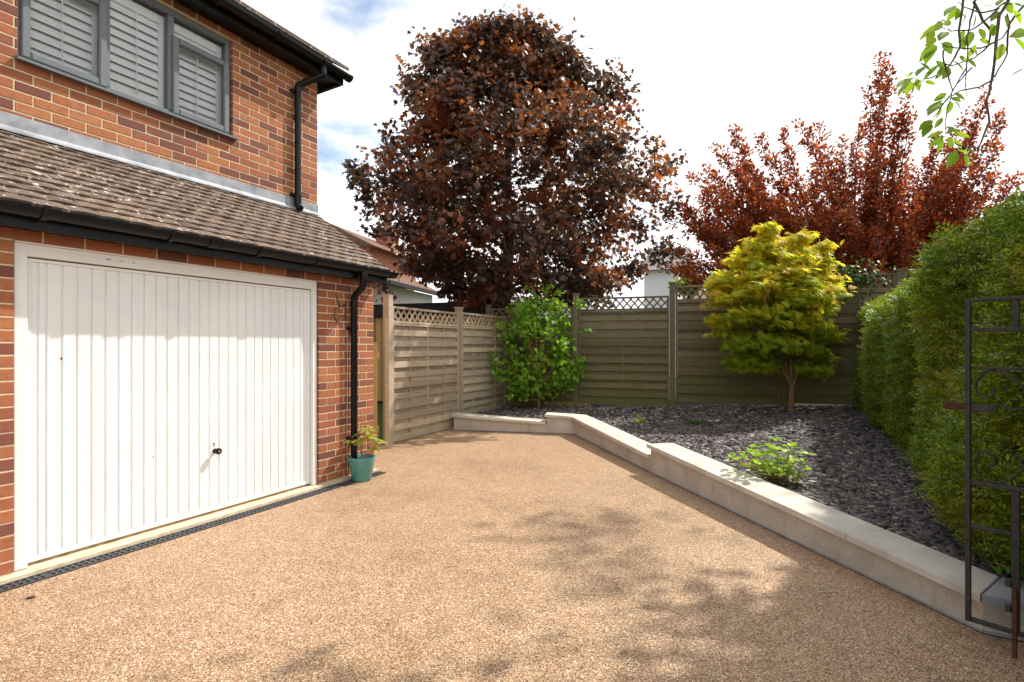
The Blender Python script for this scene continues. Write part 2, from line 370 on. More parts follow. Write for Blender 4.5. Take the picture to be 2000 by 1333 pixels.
M['hedge'] = leaf_mat('hedge_leaf', [(0, (.05, .10, .010)), (.35, (.125, .21, .018)), (.7, (.235, .33, .026)), (.93, (.42, .47, .038)), (1, (.32, .19, .05))], .45, .42, 1.3, .45, ((.36, .30, .04), 1.6, .57))
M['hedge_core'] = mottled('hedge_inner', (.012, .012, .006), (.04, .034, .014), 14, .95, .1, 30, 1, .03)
M['cherry'] = leaf_mat('cherry_leaf', [(0, (.13, .24, .014)), (.5, (.19, .32, .018)), (1, (.28, .38, .024))], .6, .4, 1.5, .4)
M['green'] = leaf_mat('mid_green_leaf', [(0, (.03, .075, .015)), (.5, (.05, .11, .02)), (1, (.09, .15, .03))], .3, .5, 1.3, .3)
M['lime'] = leaf_mat('lime_leaf', [(0, (.18, .26, .03)), (.5, (.26, .33, .05)), (1, (.34, .36, .06))], .4, .5, 1.3, .3)
M['hydr'] = leaf_mat('hydrangea_leaf', [(0, (.20, .36, .02)), (.5, (.32, .47, .035)), (1, (.46, .55, .08))], .45, .4, 1.4, .45)
M['rhodo'] = leaf_mat('rhododendron_leaf', [(0, (.18, .25, .03)), (.45, (.32, .36, .045)), (.8, (.46, .42, .06)), (1, (.5, .3, .06))], .35, .38, 1.2, .5)
M['ivy'] = leaf_mat('ivy_leaf', [(0, (.07, .16, .02)), (1, (.17, .30, .04))], .35, .4, 1.3, .45)
M['stalk'] = mottled('pale_stalk', (.22, .12, .05), (.36, .21, .09), 20, .7, .3)
M['wrender'] = mottled('white_house_render', (.74, .73, .70), (.80, .79, .77), 1.5, .9, .2)
M['farbrick'] = None
def far_brick():
    m, N, L, p = newmat('far_brick'); setp(p, .9, .2)
    tcn = N.new('ShaderNodeTexCoord'); mpn = N.new('ShaderNodeMapping'); mpn.inputs['Rotation'].default_value = (R(90), 0, 0); L.new(tcn.outputs['Object'], mpn.inputs['Vector'])
    b = N.new('ShaderNodeTexBrick'); b.inputs['Scale'].default_value = 1; b.inputs['Brick Width'].default_value = .225; b.inputs['Row Height'].default_value = .075; b.inputs['Mortar Size'].default_value = .008
    b.inputs['Color1'].default_value = (.46, .15, .06, 1); b.inputs['Color2'].default_value = (.33, .095, .05, 1); b.inputs['Mortar'].default_value = (.5, .4, .28, 1)
    L.new(mpn.outputs[0], b.inputs['Vector']); L.new(b.outputs['Color'], p.inputs['Base Color'])
    return m
M['farbrick'] = far_brick()
M['rooftile_far'] = mottled('far_roof_tile', (.12, .07, .05), (.19, .11, .075), 4, .9, .2)
M['greyroof'] = mottled('far_grey_roof', (.17, .165, .16), (.26, .25, .24), 4, .9, .2)
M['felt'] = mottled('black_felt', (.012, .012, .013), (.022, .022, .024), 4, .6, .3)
def glass_mat():
    m, N, L, p = newmat('window_glass')
    t = N.new('ShaderNodeBsdfTransparent'); g = N.new('ShaderNodeBsdfGlossy'); g.inputs['Roughness'].default_value = .015
    t.inputs['Color'].default_value = (.985, .99, 1, 1)
    f = N.new('ShaderNodeFresnel'); f.inputs['IOR'].default_value = 1.45
    s = N.new('ShaderNodeMixShader'); L.new(f.outputs[0], s.inputs[0]); L.new(t.outputs[0], s.inputs[1]); L.new(g.outputs[0], s.inputs[2])
    L.new(s.outputs[0], N['Material Output'].inputs['Surface'])
    return m
M['glass'] = glass_mat()

# ================================================================== SETTING
tag(MB().poly([(-300, -300, -.05), (300, -300, -.05), (300, 300, -.05), (-300, 300, -.05)]).build('ground', M['grass']), kind='structure')

# retaining wall line (front face on the drive), measured along the ground
WA0, WA1, WC = Vector((-.935, 8.90, 0)), Vector((.54, 8.574, 0)), Vector((.943, 8.49, 0))
WB1, WN, WE = Vector((1.486, 5.918, 0)), Vector((2.225, 2.612, 0)), Vector((3.75, 1.75, 0))
tag(MB().poly([(-7, -3, 0), (3.6, -3, 0), (3.75, 1.8, 0), (2.3, 2.66, 0), (1.03, 8.56, 0), (-.9, 9.05, 0), (-1.02, 9.45, 0), (-1.95, 7.72, 0), (-2.6, 8.0, 0), (-4.9, 2.2, 0), (-7, -2, 0)]).build('driveway', M['resin']), kind='structure')

def bedz(x, y):
    f = min(max((y-2.6)/7.5, 0), 1)
    return .135+.075*f+.2*min(max((x-1.5)/4.5, 0), 1)*f-.05*min(max((1-x)/1.5, 0), 1)
# planting bed ground, a grid clipped behind the wall
def wall_x(y):                              # x of the wall's centre at depth y
    if y > 8.5: return -1.3
    pts = [(2.612, 2.225), (5.918, 1.486), (8.49, .943)]
    if y < pts[0][0]: return 2.225+(2.612-y)*1.77
    for (y0, x0), (y1, x1) in zip(pts, pts[1:]):
        if y <= y1: return x0+(x1-x0)*(y-y0)/(y1-y0)
    return .943
bed = MB(); ys = [1.4, 1.8, 2.2, 2.65, 3.2, 4, 5, 6, 7, 8, 8.45]
rows = []
for y in ys:
    x0 = wall_x(y)+.12; x1 = 1.155+.5*y+1.3
    rows.append([(x0+(x1-x0)*i/14, y, bedz(x0+(x1-x0)*i/14, y)) for i in range(15)])
for a, b in zip(rows, rows[1:]):
    for i in range(14): bed.poly([a[i], a[i+1], b[i+1], b[i]])
def wa_y(x): return 8.90+(x+.935)*(8.49-8.90)/(.943+.935)
xs = [-.85+i*(7.4+.85)/18 for i in range(19)]
for x0, x1 in zip(xs, xs[1:]):
    for j in range(5):
        def yy(x, j):
            lo = wa_y(x)+.12 if x < .943 else 8.45
            hi = 12.1-.31*x
            return lo+(hi-lo)*j/5
        q = [(x0, yy(x0, j)), (x1, yy(x1, j)), (x1, yy(x1, j+1)), (x0, yy(x0, j+1))]
        bed.poly([(a, b, bedz(a, b)) for a, b in q])
tag(bed.build('planting_bed', M['soil']), kind='structure')

# slate chippings: thousands of flat broken pieces
def slate():
    P = []; sz = []
    tries = 40000
    for _ in range(tries):
        y = 1.9+9.0*random.random()**1.15
        lo = wall_x(y)+.27 if y < 8.5 else -.8
        hi = 1.155+.5*y+.35
        if y > 8.9: hi = min(hi, 6.5)
        x = lo+(hi-lo)*random.random()
        if y >= 8.5 and x < .943 and y < wa_y(x)+.27: continue
        if y > 10.83-.31*x: continue
        if x < -.9155+.48*(y-9.24)+.06: continue
        if y < 4.4 and random.random() < .12: continue
        P.append((x, y, bedz(x, y)+.004+.022*random.random())); sz.append((.015+.036*random.random()**1.4)*(1.25 if random.random() < .2 else 1))
    P = np.array(P); n = len(P); sz = np.array(sz)
    ang = np.sort(rng.uniform(0, 2*pi, (n, 6)), axis=1)*0.35+(np.arange(6)*2*pi/6)[None]*.95
    rr = rng.uniform(.6, 1.1, (n, 6)); el = rng.uniform(.5, .9, (n, 1)); th = rng.uniform(.004, .009, (n, 1))
    x = rr*np.cos(ang); y = rr*np.sin(ang)*el
    rot = rng.uniform(0, 2*pi, (n, 1)); X = (x*np.cos(rot)-y*np.sin(rot))*sz[:, None]; Y = (x*np.sin(rot)+y*np.cos(rot))*sz[:, None]
    tx = rng.normal(0, .14, (n, 1)); ty = rng.normal(0, .14, (n, 1))
    Z = X*tx+Y*ty
    top = np.stack([X+P[:, 0:1], Y+P[:, 1:2], Z+P[:, 2:3]+th], -1); bot = np.stack([X*1.06+P[:, 0:1], Y*1.06+P[:, 1:2], Z+P[:, 2:3]-th*.5], -1)
    V = np.concatenate([top, bot], 1).reshape(-1, 3); off = (np.arange(n)*12)[:, None]
    f6 = np.arange(6)[None]+off
    f4 = np.concatenate([np.array([[i+6, (i+1) % 6+6, (i+1) % 6, i]])+off for i in range(6)])
    me = fast_mesh('slate_chippings', V, [f6, f4], M['slate'])
    tag(link('slate_chippings', me), 'plum and grey slate chippings covering the raised planting bed', 'slate chippings', kind='stuff')
slate()

# ================================================================== RETAINING WALL
def retaining_wall():
    root = empty('retaining_wall', WC)
    tag(root, 'low cream rendered retaining wall with pale sandstone coping beside the driveway', 'wall')
    rl = lambda p: Vector(p)-WC
    def face(a, b, za, zb, name='rendered_wall'):
        d = (b-a); d.z = 0; nn = Vector((-d.y, d.x, 0)).normalized()   # away from the drive
        if nn.dot(Vector((1, .6, 0))) < 0: nn = -nn
        q = [a, b, b+nn*.2, a+nn*.2]
        m = MB().hexa([rl((p.x, p.y, .012)) for p in q]+[rl((p.x, p.y, z)) for p, z in zip(q, (za, zb, zb, za))])
        return m.build(name, M['render'], root)
    def slab(fr0, fr1, bk1, bk0, z0, z1, mat, th=.04):
        P = [fr0, fr1, bk1, bk0]; Zt = [z0, z1, z1, z0]
        c = 0.004; cen = sum((Vector(p) for p in P), Vector())/4
        m = MB(); b = [rl((p.x, p.y, z-th)) for p, z in zip(P, Zt)]; t = [rl((p.x, p.y, z-c)) for p, z in zip(P, Zt)]
        t2 = [rl((p.x+(cen.x-p.x)*.012, p.y+(cen.y-p.y)*.012, z)) for p, z in zip(P, Zt)]
        m.v += [tuple(q) for q in b+t+t2]
        m.f += [(3, 2, 1, 0), (8, 9, 10, 11)]+[(i, (i+1) % 4, (i+1) % 4+4, i+4) for i in range(4)]+[(i+4, (i+1) % 4+4, (i+1) % 4+8, i+8) for i in range(4)]
        return m.build('coping_slab', mat, root)
    dA = (WC-WA0).normalized(); nA = Vector((-dA.y, dA.x, 0))
    dB1 = (WB1-WC).normalized(); nB1 = Vector((-dB1.y, dB1.x, 0))
    dB2 = (WN-WB1).normalized(); nB2 = Vector((-dB2.y, dB2.x, 0))
    dC = (WE-WN).normalized(); nC = Vector((-dC.y, dC.x, 0))
    o, wd = .035, .30
    face(WA0, WA1, .215, .145); face(WA1, WC, .262, .236); face(WC, WB1, .236, .158); face(WB1, WN, .27, .157); face(WN, WE, .157, .15)
    # coping A low (three slabs), A high, mitred at the corner
    def lerp(a, b, t): return a+(b-a)*t
    zl = lambda t: .255+(.182-.255)*t
    ends = [-.02, .36, .72, 1.0]
    for t0, t1 in zip(ends, ends[1:]):
        a, b = lerp(WA0, WA1, t0+.002), lerp(WA0, WA1, t1-.002)
        if t1 == 1: b = b-dA*.012
        slab(a-nA*o, b-nA*o, b+nA*(wd-o), a+nA*(wd-o), zl(t0), zl(t1), M['coping'])
    def mitre(p, d1, n1, d2, n2, off):      # corner of two offset lines
        a = p+n1*off; b = p+n2*off
        den = d1.x*d2.y-d1.y*d2.x; t = ((b.x-a.x)*d2.y-(b.y-a.y)*d2.x)/den
        return a+d1*t
    ci, cb = mitre(WC, dA, nA, dB1, nB1, -o), mitre(WC, dA, nA, dB1, nB1, wd-o)
    slab(WA1-dA*.03-nA*o, ci, cb, WA1-dA*.03+nA*(wd-o), .302, .276, M['coping'])
    tt = [0, .34, .70, .885, 1]; zz = lambda t: .276+(.196-.276)*t
    for i, (t0, t1) in enumerate(zip(tt, tt[1:])):
        a, b = lerp(WC, WB1, t0), lerp(WC, WB1, t1)
        if i: a = a+dB1*.006
        if i == 3: b = b-dB1*.015
        f0, b0 = (ci, cb) if i == 0 else (a-nB1*o, a+nB1*(wd-o))
        if i == 0: f0, b0 = ci+dB1*.003, cb+dB1*.003
        slab(f0, b-nB1*o, b+nB1*(wd-o), b0, zz(t0), zz(t1), M['coping'])
    ni, nb = mitre(WN, dB2, nB2, dC, nC, -o), mitre(WN, dB2, nB2, dC, nC, wd-o)
    tt = [0, .40, .772, 1]; zz2 = lambda t: .31+(.197-.31)*t
    for i, (t0, t1) in enumerate(zip(tt, tt[1:])):
        a = lerp(WB1, WN, t0)-dB2*(.03 if i == 0 else -.006); b = lerp(WB1, WN, t1)
        f1, b1 = (b-nB2*o, b+nB2*(wd-o)) if i < 2 else (ni-dB2*.003, nb-dB2*.003)
        slab(a-nB2*o, f1, b1, a+nB2*(wd-o), zz2(t0), zz2(t1), M['coping'] if i != 1 else M['coping'])
    e = lerp(WN, WE, .55)
    slab(ni+dC*.004, e-nC*o, e+nC*(wd-o), nb+dC*.004, .196, .193, M['coping_grey'])
    slab(e+dC*.004-nC*o, WE-nC*o, WE+nC*(wd-o), e+dC*.004+nC*(wd-o), .193, .19, M['coping_grey'])
    # grey bead along the foot of the render
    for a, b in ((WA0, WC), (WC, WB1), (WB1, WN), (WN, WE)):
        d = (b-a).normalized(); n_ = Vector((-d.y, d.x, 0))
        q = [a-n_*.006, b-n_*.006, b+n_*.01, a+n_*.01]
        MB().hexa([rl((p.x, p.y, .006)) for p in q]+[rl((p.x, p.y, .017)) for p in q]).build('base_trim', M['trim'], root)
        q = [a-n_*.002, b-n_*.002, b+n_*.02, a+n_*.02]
        MB().hexa([rl((p.x, p.y, -.02)) for p in q]+[rl((p.x, p.y, .0055)) for p in q]).build('shadow_gap_strip', M['felt'], root)  # black strip painting in the shadow of the gap below the bead
retaining_wall()

# ================================================================== HOUSE (local x along the front, y into the house)
HA = R(90-27.03)
HC = Vector((-1.5028, 6.011, 0))
house = empty('brick_house', HC, HA)
tag(house, 'red brick house with white garage door, tiled lean-to roof and grey upstairs window', 'house')
HM = Matrix.Translation(HC) @ Matrix.Rotation(HA, 4, 'Z')
def hw(u, n, z): return HM @ Vector((u, -n, z))     # n = distance out from the garage front
SB, UC = .87, .03                                   # set-back and corner of the upper wall
OPL, OPR, OPT = -3.11, -.7775, 1.985                # garage opening
WL, WR, WB, WT = -2.757, -1.057, 3.40, 4.386        # upstairs window opening
def brick_rows(uR, uL, z0, z1, opening, odd0):
    out = []; i = 0; z = z0
    while z < z1-.02:
        b = uR; first = True
        while b > uL+.02:
            ln = .102 if (first and (i+odd0) % 2) else .215
            first = False; a = max(b-ln, uL)
            segs = [(a, b)]
            if opening and z+.065 > opening[2]+.012 and z < opening[3]-.012:
                o0, o1 = opening[0], opening[1]; ns = []
                for s0, s1 in segs:
                    if s1 <= o0 or s0 >= o1: ns.append((s0, s1)); continue
                    if s0 < o0-.006: ns.append((s0, o0))
                    if s1 > o1+.006: ns.append((o1, s1))
                segs = ns
            for s0, s1 in segs:
                if s1-s0 > .012: out.append((s0, s1, z, min(.065, z1-z)))
            b = a-.010
        z += .075; i += 1
    return out
_bm = {}
def brick_mesh(ln, ht):
    k = (round(ln, 3), round(ht, 3))
    if k not in _bm:
        _bm[k] = MB().chbox(-k[0]/2, k[0]/2, 0, .102, 0, k[1], .003).mesh('brick', M['brick'])
    return _bm[k]
def lay(rows, wall, y, cut):
    far = MB(); k = 0
    for (a, b, z, h) in rows:
        if (a+b)/2 > cut:
            link('brick', brick_mesh(b-a, h), wall, loc=((a+b)/2, y+random.uniform(-.0012, .0012), z), rot=(0, random.uniform(-.004, .004), random.uniform(-.004, .004))); k += 1
        else: far.chbox(a, b, y, y+.102, z, z+h, .003)
    if far.v: tag(far.build('brick_courses', M['brick'], wall), kind='stuff')
    return k
def walls():
    gw = MB()
    gw.box(OPR+.003, -.003, .004, .25, -.1, 2.2); gw.box(-8, OPL-.003, .004, .25, -.1, 2.2); gw.box(OPL-.003, OPR+.003, .0041, .25, OPT+.002, 2.2)
    gw = gw.build('garage_wall', M['mortar'], house)
    n = lay(brick_rows(0, OPR, .035, OPT-.005, None, 0), gw, 0, -99)
    # return face on the left jamb and the course over the door
    n += lay([r for r in brick_rows(OPL, -4.2, .035, OPT-.005, None, 1)], gw, 0, -3.33)
    n += lay(brick_rows(-.05, -5, OPT, 2.16, None, 0), gw, 0, -3.33)
    lay([(-.04, 0, OPT, .065), (-.04, 0, OPT+.075, .065)], gw, 0, -99)
    uw = MB()
    y0, y1 = SB+.004, SB+.25
    uw.box(-8, WL-.002, y0, y1, 2.2, 4.7); uw.box(WR+.002, UC-.003, y0, y1, 2.2, 4.7)
    uw.box(WL-.002, WR+.002, y0, y1, 2.2, WB+.004); uw.box(WL-.002, WR+.002, y0, y1, WT-.004, 4.7)
    uw = uw.build('upper_wall', M['mortar'], house)
    n += lay(brick_rows(UC, -5, 2.961, 4.475, (WL, WR, WB+.01, WT), 0), uw, SB, -2.98)
    MB().box(-.22, UC-.01, SB+.252, 7.5, 0, 4.7).build('gable_wall', M['farbrick'], house)
    MB().hexa([(-.22, .252, 0), (-.006, .252, 0), (-.006, SB+.2, 0), (-.22, SB+.2, 0), (-.22, .252, 2.36), (-.006, .252, 2.36), (-.006, SB+.2, 2.76), (-.22, SB+.2, 2.76)]).build('garage_side_wall', M['farbrick'], house)
    MB().box(-8, -.3, SB+.9, SB+.95, 2.2, 4.7).build('inner_wall', M['shutter'], house)
    MB().box(-8, -.3, .6, .65, 0, 2.2).build('garage_inner_wall', M['dark'], house)
walls()

def lean_to():
    e_y, e_z = -.19, 2.165; t_y, t_z = SB, 2.165+(SB+.19)*tan_p
    a = math.atan(tan_p)
    m = MB()
    m.hexa([(-8, e_y+.05, e_z-.03), (.045, e_y+.05, e_z-.03), (.045, t_y, t_z-.06), (-8, t_y, t_z-.06), (-8, e_y+.05, e_z-.012), (.045, e_y+.05, e_z-.012), (.045, t_y, t_z-.042), (-8, t_y, t_z-.042)])
    rf = m.build('lean_to_roof', M['dark'], house)
    variants = []
    for k in range(5):
        r = random.Random(k); b = MB(); cmb = .004+.003*r.random(); th = .016
        nx = 4; top = []; bot = []
        for j, yy in enumerate((0, .06, .175)):
            for i in range(nx+1):
                x = -.0815+.163*i/nx; zz = cmb*(1-(2*i/nx-1)**2)-(.0035*(j == 0))+r.uniform(-.0008, .0008)
                top.append((x+r.uniform(-.0008, .0008), yy+(r.uniform(-.003, .003) if j == 0 else 0), zz+th))
        b.v = top+[(x, y+.001, z-th) for x, y, z in top[:nx+1]]
        for j in range(2):
            for i in range(nx): q = j*(nx+1)+i; b.f.append((q, q+1, q+nx+2, q+nx+1))
        o = 3*(nx+1)
        for i in range(nx): b.f.append((o+i, o+i+1, i+1, i))
        b.v += [(top[0][0], .175, top[0][2]-th), (top[nx][0], .175, top[nx][2]-th)]
        b.f += [(o, 0, nx+1, 2*(nx+1), o+nx+1), (nx, o+nx, o+nx+2, 3*(nx+1)-1, 2*nx+1)]
        variants.append(b.mesh('tile', M['tile']))
    far = MB(); cnt = 0
    L_ = sqrt((t_y-e_y)**2+(t_z-e_z)**2); nrow = int(L_/.1)+1
    for r_ in range(-1, nrow):
        off = .0825 if r_ % 2 else 0
        s0 = r_*.1 if r_ >= 0 else .018
        zoff = 0 if r_ >= 0 else -.015
        for c in range(48):
            x = .06-.0825-c*.165-off
            if off and c == 0:
                x0 = .06-.041
                o = link('tile', variants[c % 5], rf, loc=(x0, e_y+s0*cos(a), e_z+s0*sin(a)+zoff), rot=(a-.165, 0, 0), scale=(.5, 1, 1)); cnt += 1
            rot = (a-.165+random.uniform(-.012, .012), random.uniform(-.008, .008), random.uniform(-.010, .010))
            loc = (x, e_y+s0*cos(a)+random.uniform(-.002, .002), e_z+s0*sin(a)+zoff+random.uniform(-.001, .0015))
            if x < -5: break
            if x > -3.55 and cnt < 300 and r_ >= 0:
                link('tile', variants[random.randrange(5)], rf, loc=loc, rot=rot); cnt += 1
            else:
                mm = Matrix.Translation(loc) @ Matrix.Rotation(rot[0], 4, 'X')
                far.boxm(mm, -.0815, .0815, 0, .175, 0, .015)
    tag(far.build('tile_rows', M['tile'], rf), kind='stuff')
    # lead flashing in three lapped sheets
    for (u0, u1, dz) in ((-1.02, UC+.004, 0), (-2.52, -1.0, .003), (-5, -2.5, .006)):
        zb = 2.165+(SB+.19)*tan_p+.01
        yb = SB-.004-dz
        prof = [(yb, 3.0), (yb-.004, 3.0), (yb-.005, zb+.035), (yb-.012, zb+.016), (yb-.035, zb-.035*tan_p+.020), (yb-.035, zb-.035*tan_p+.012), (yb-.010, zb+.008), (yb, zb+.03)]
        MB().extrude(prof, u0, u1).build('lead_flashing', M['lead'], house)
tan_p = (2.865-2.165)/(SB+.19)
lean_to()

def gutter(name, u0, u1, n0, ztop, brackets, joints, capend, wd=.112):
    # half-round channel, its back edge at distance n0 from the garage front
    cy = -(n0+wd/2); r = wd/2; pr = []
    for k in range(13): q = pi*k/12; pr.append((cy-r*cos(q), ztop-r*sin(q)*1.02))
    inn = [(cy+(y-cy)*.93, ztop-(ztop-z)*.93) for y, z in reversed(pr)]
    g = MB().extrude(pr+inn, u0, u1).build(name, M['black'], house, smooth=True)
    def band(x, w_, k, nm):
        p = [(cy+(y-cy)*k, ztop+.004-(ztop+.004-z)*k) for y, z in pr]
        MB().extrude([(p[0][0]-.002, ztop+.012)]+p+[(p[-1][0]+.002, ztop+.012)]+[(cy+(y-cy)*.99, ztop-(ztop-z)*.99) for y, z in reversed(pr)], x-w_/2, x+w_/2).build(nm, M['black'], g, smooth=True)
    for x in brackets: band(x, .030, 1.17, 'gutter_bracket')
    for x in joints: band(x, .085, 1.07, 'gutter_joint'); band(x-.045, .02, 1.13, 'gutter_clip'); band(x+.045, .02, 1.13, 'gutter_clip')
    p = [(cy+(y-cy)*1.08, ztop+.003-(ztop+.003-z)*1.08) for y, z in pr]
    MB().extrude(p, u1-.03, u1+.012).build('gutter_end', M['black'], g, smooth=True)
    return g
gutter('gutter', -6, .09, .142, 2.15, [-3.06, -2.33, -1.62, -1.02, .02], [-2.0], True)
gutter('gutter', -6, .28, -.675, 4.54, [-2.2, -1.4, -.75], [-.1], True)
def eaves():
    MB().box(-6, .045, -.145, -.125, 2.035, 2.18).build('fascia', M['black'], house)
    MB().box(-6, .043, -.125, .0, 2.05, 2.062).build('soffit', M['black'], house)
    MB().box(-6, .25, SB-.19, SB-.17, 4.44, 4.60).build('fascia', M['black'], house)
    MB().box(-6, .248, SB-.17, SB+.02, 4.452, 4.464).build('soffit', M['black'], house)
    MB().hexa([(.20, SB-.168, 4.44), (.25, SB-.168, 4.44), (.19, SB+.3, 4.372), (.14, SB+.3, 4.372), (.20, SB-.168, 4.6), (.25, SB-.168, 4.6), (.25, SB+.3, 4.9), (.2, SB+.3, 4.9)]).build('barge_board', M['black'], house)
    MB().hexa([(-8, SB-.26, 4.60), (.27, SB-.26, 4.60), (.27, SB+4, 7.2), (-8, SB+4, 7.2), (-8, SB-.26, 4.64), (.27, SB-.26, 4.64), (.27, SB+4, 7.24), (-8, SB+4, 7.24)]).build('main_roof', M['tile'], house)
eaves()
def downpipes():
    d1 = MB(); r = .034
    u = -.355
    d1.tube([(u-.03, -.205, 2.11), (u-.03, -.205, 2.06), (u-.03, -.203, 1.985), (u-.027, -.19, 1.955), (u-.008, -.085, 1.885), (u-.001, -.058, 1.865), (u, -.05, 1.83), (u, -.05, .05)], r, 16)
    p = d1.build('downpipe', M['black'], house, smooth=True)
    for z, w_ in ((2.08, .045), (1.79, .05), (1.54, .03)): MB().tube([(u-(.03 if z > 2 else 0), -.205 if z > 2 else -.05, z-w_/2), (u-(.03 if z > 2 else 0), -.205 if z > 2 else -.05, z+w_/2)], .040, 16).build('pipe_socket', M['black'], p, smooth=True)
    for z in (1.54, .42): MB().box(u-.065, u+.065, -.045, -.002, z-.014, z+.014).tube([(u, -.05, z-.014), (u, -.05, z+.014)], .041, 16).build('pipe_clip', M['black'], p)
    y = SB-.05; ub, ut = -.30, -.12; yt = SB-.245
    d2 = MB().tube([(ut, yt, 4.52), (ut, yt, 4.42), (ut-.004, yt+.004, 4.385), (ut-.02, yt+.02, 4.372), (ub+.03, y-.03, 4.262), (ub+.006, y-.006, 4.25), (ub, y, 4.215), (ub, y, 2.93), (ub, y-.012, 2.895), (ub, y-.05, 2.872)], r, 16, cap=False)
    p = d2.build('downpipe', M['black'], house, smooth=True)
    for a, b in (((ut, yt, 4.40), (ut, yt, 4.46)), ((ub, y, 4.15), (ub, y, 4.21)), ((ub, y, 2.93), (ub, y, 3.02))): MB().tube([a, b], .039, 16).build('pipe_socket', M['black'], p, smooth=True)
    MB().tube([(ub+.05, y-.035, 4.285), (ub+.075, y-.06, 4.30)], .040, 16).build('pipe_socket', M['black'], p, smooth=True)
    for z in (4.17, 3.03): MB().box(ub-.07, ub+.06, SB-.04, SB-.001, z-.012, z+.012).build('pipe_clip', M['black'], p)
    MB().tube([(ub, y-.050, 2.872), (ub, y-.0505, 2.8718)], .031, 14).build('pipe_mouth', M['dark'], p)
    MB().tube([(-.405, -.004, 1.52), (-.402, -.006, 1.2), (-.406, -.005, .7), (-.403, -.005, .06)], .0035, 6).build('cable', M['conc'], house)
downpipes()

def garage_door():
    gd = empty('garage_door', (0, 0, 0), 0, house)
    fw = .072; yf = .022
    for u0, u1, z0, z1, nm, dy in ((OPL+.006, OPL+fw, .03, OPT-.012, 'jamb', 0), (OPR-fw+.02, OPR-.006, .03, OPT-.012, 'jamb', 0), (OPL+fw+.001, OPR-fw+.019, OPT-.085, OPT-.013, 'head', .003), (OPL+.006, OPR-.006, OPT-.011, OPT-.001, 'head_trim', -.012)):
        MB().chbox(u0, u1, yf+dy, yf+.07, z0, z1, .003).build(nm, M['whiteframe'], gd)
    MB().box(OPL+.0005, OPL+.005, yf+.004, yf+.06, .03, OPT).build('sealant', M['dark'], gd)
    MB().box(OPR-.005, OPR-.0005, yf+.004, yf+.06, .03, OPT).build('sealant', M['dark'], gd)
    a, b = OPL+fw+.006, OPR-fw+.014; z0, z1 = .045, OPT-.093; yd = yf+.035
    MB().box(OPL+fw-.01, OPR-fw+.03, yd+.035, yd+.045, .03, OPT-.05).build('gap_backing', M['dark'], gd)
    # outer flange of the steel panel and its pressed ribs
    m = MB(); fl = .026
    for q in ((a, a+fl, z0, z1), (b-fl, b, z0, z1), (a+fl, b-fl, z0, z0+.03), (a+fl, b-fl, z1-.02, z1)): m.chbox(q[0], q[1], yd, yd+.03, q[2], q[3], .002)
    m.build('door_flange', M['white'], gd)
    pts = []; x = a+fl; xe = b-fl; y = yd+.008; g = .010
    edges = [x+.04]; k = x+.083
    while k < xe-.05: edges.append(k); k += .0826
    edges.append(xe-.04)
    prof = [(x, y)]
    for e in edges: prof += [(e-.011, y), (e-.007, y+g), (e+.001, y+g), (e+.004, y)]
    prof.append((xe, y))
    m = MB(); n = len(prof); zb, zt = z0+.031, z1-.021
    m.v = [(p[0], p[1], zb) for p in prof]+[(p[0], p[1], zt) for p in prof]
    m.f = [(i, i+1, n+i+1, n+i) for i in range(n-1)]
    m.build('ribbed_panel', M['white'], gd)
    for p0, p1 in zip(edges, edges[1:]):       # pressed line where each rib stops above the bottom rail
        MB().hexa([(p0+.012, y-.0015, zb+.004), (p1-.02, y-.0015, zb+.004), (p1-.02, y+.004, zb+.004), (p0+.012, y+.004, zb+.004), (p0+.012, y-.0004, zb+.008), (p1-.02, y-.0004, zb+.008), (p1-.02, y+.004, zb+.008), (p0+.012, y+.004, zb+.008)]).build('rib_end', M['white'], gd)
    MB().box(a+.01, b-.01, yd+.004, yd+.02, .028, .0445).build('bottom_seal', M['bark_acer'], gd)
    hu = -1.808; hz = .52
    h = MB().lathe([(0, 0), (.018, 0), (.020, .006), (.011, .012), (.011, .03), (.0245, .036), (.026, .048), (.024, .058), (.0225, .060), (0, .060)], seg=24)
    hh = h.build('handle', M['black'], gd, smooth=True, mtx=Matrix.Translation((hu, y, hz)) @ Matrix.Rotation(R(90), 4, 'X'))
    MB().box(hu-.008, hu+.008, y-.0612, y-.058, hz-.009, hz+.009).build('lock_face', M['chrome'], gd)
    MB().lathe([(0, 0), (.006, 0), (.007, .002), (0, .0025)], seg=14).build('keyhole_plate', M['rust'], gd, mtx=Matrix.Translation((hu-.006, y, hz+.058)) @ Matrix.Rotation(R(90), 4, 'X'))
    MB().box(hu-.009, hu-.004, y-.002, y, hz+.034, hz+.052).build('keyhole_slot', M['rust'], gd)
    for (cu, cz, w_, h_) in ((-2.285, .555, .004, .010), (-2.284, .50, .003, .006), (-2.286, .575, .003, .004), (-2.85, 1.28, .006, .012), (-2.6, 1.94, .02, .004), (-2.52, 1.938, .012, .003), (-2.44, 1.936, .012, .003)):
        yy = y if cz < 1.9 else yf+.003
        MB().poly([(cu-w_, yy-.0006, cz), (cu, yy-.0006, cz-h_), (cu+w_, yy-.0006, cz-h_*.2), (cu+w_*.4, yy-.0006, cz+h_)]).build('paint_chip', M['rust'], gd)
    MB().chbox(OPL-.3, .02, -.055, .12, -.02, .026, .004).build('threshold', M['conc'], house)
garage_door()

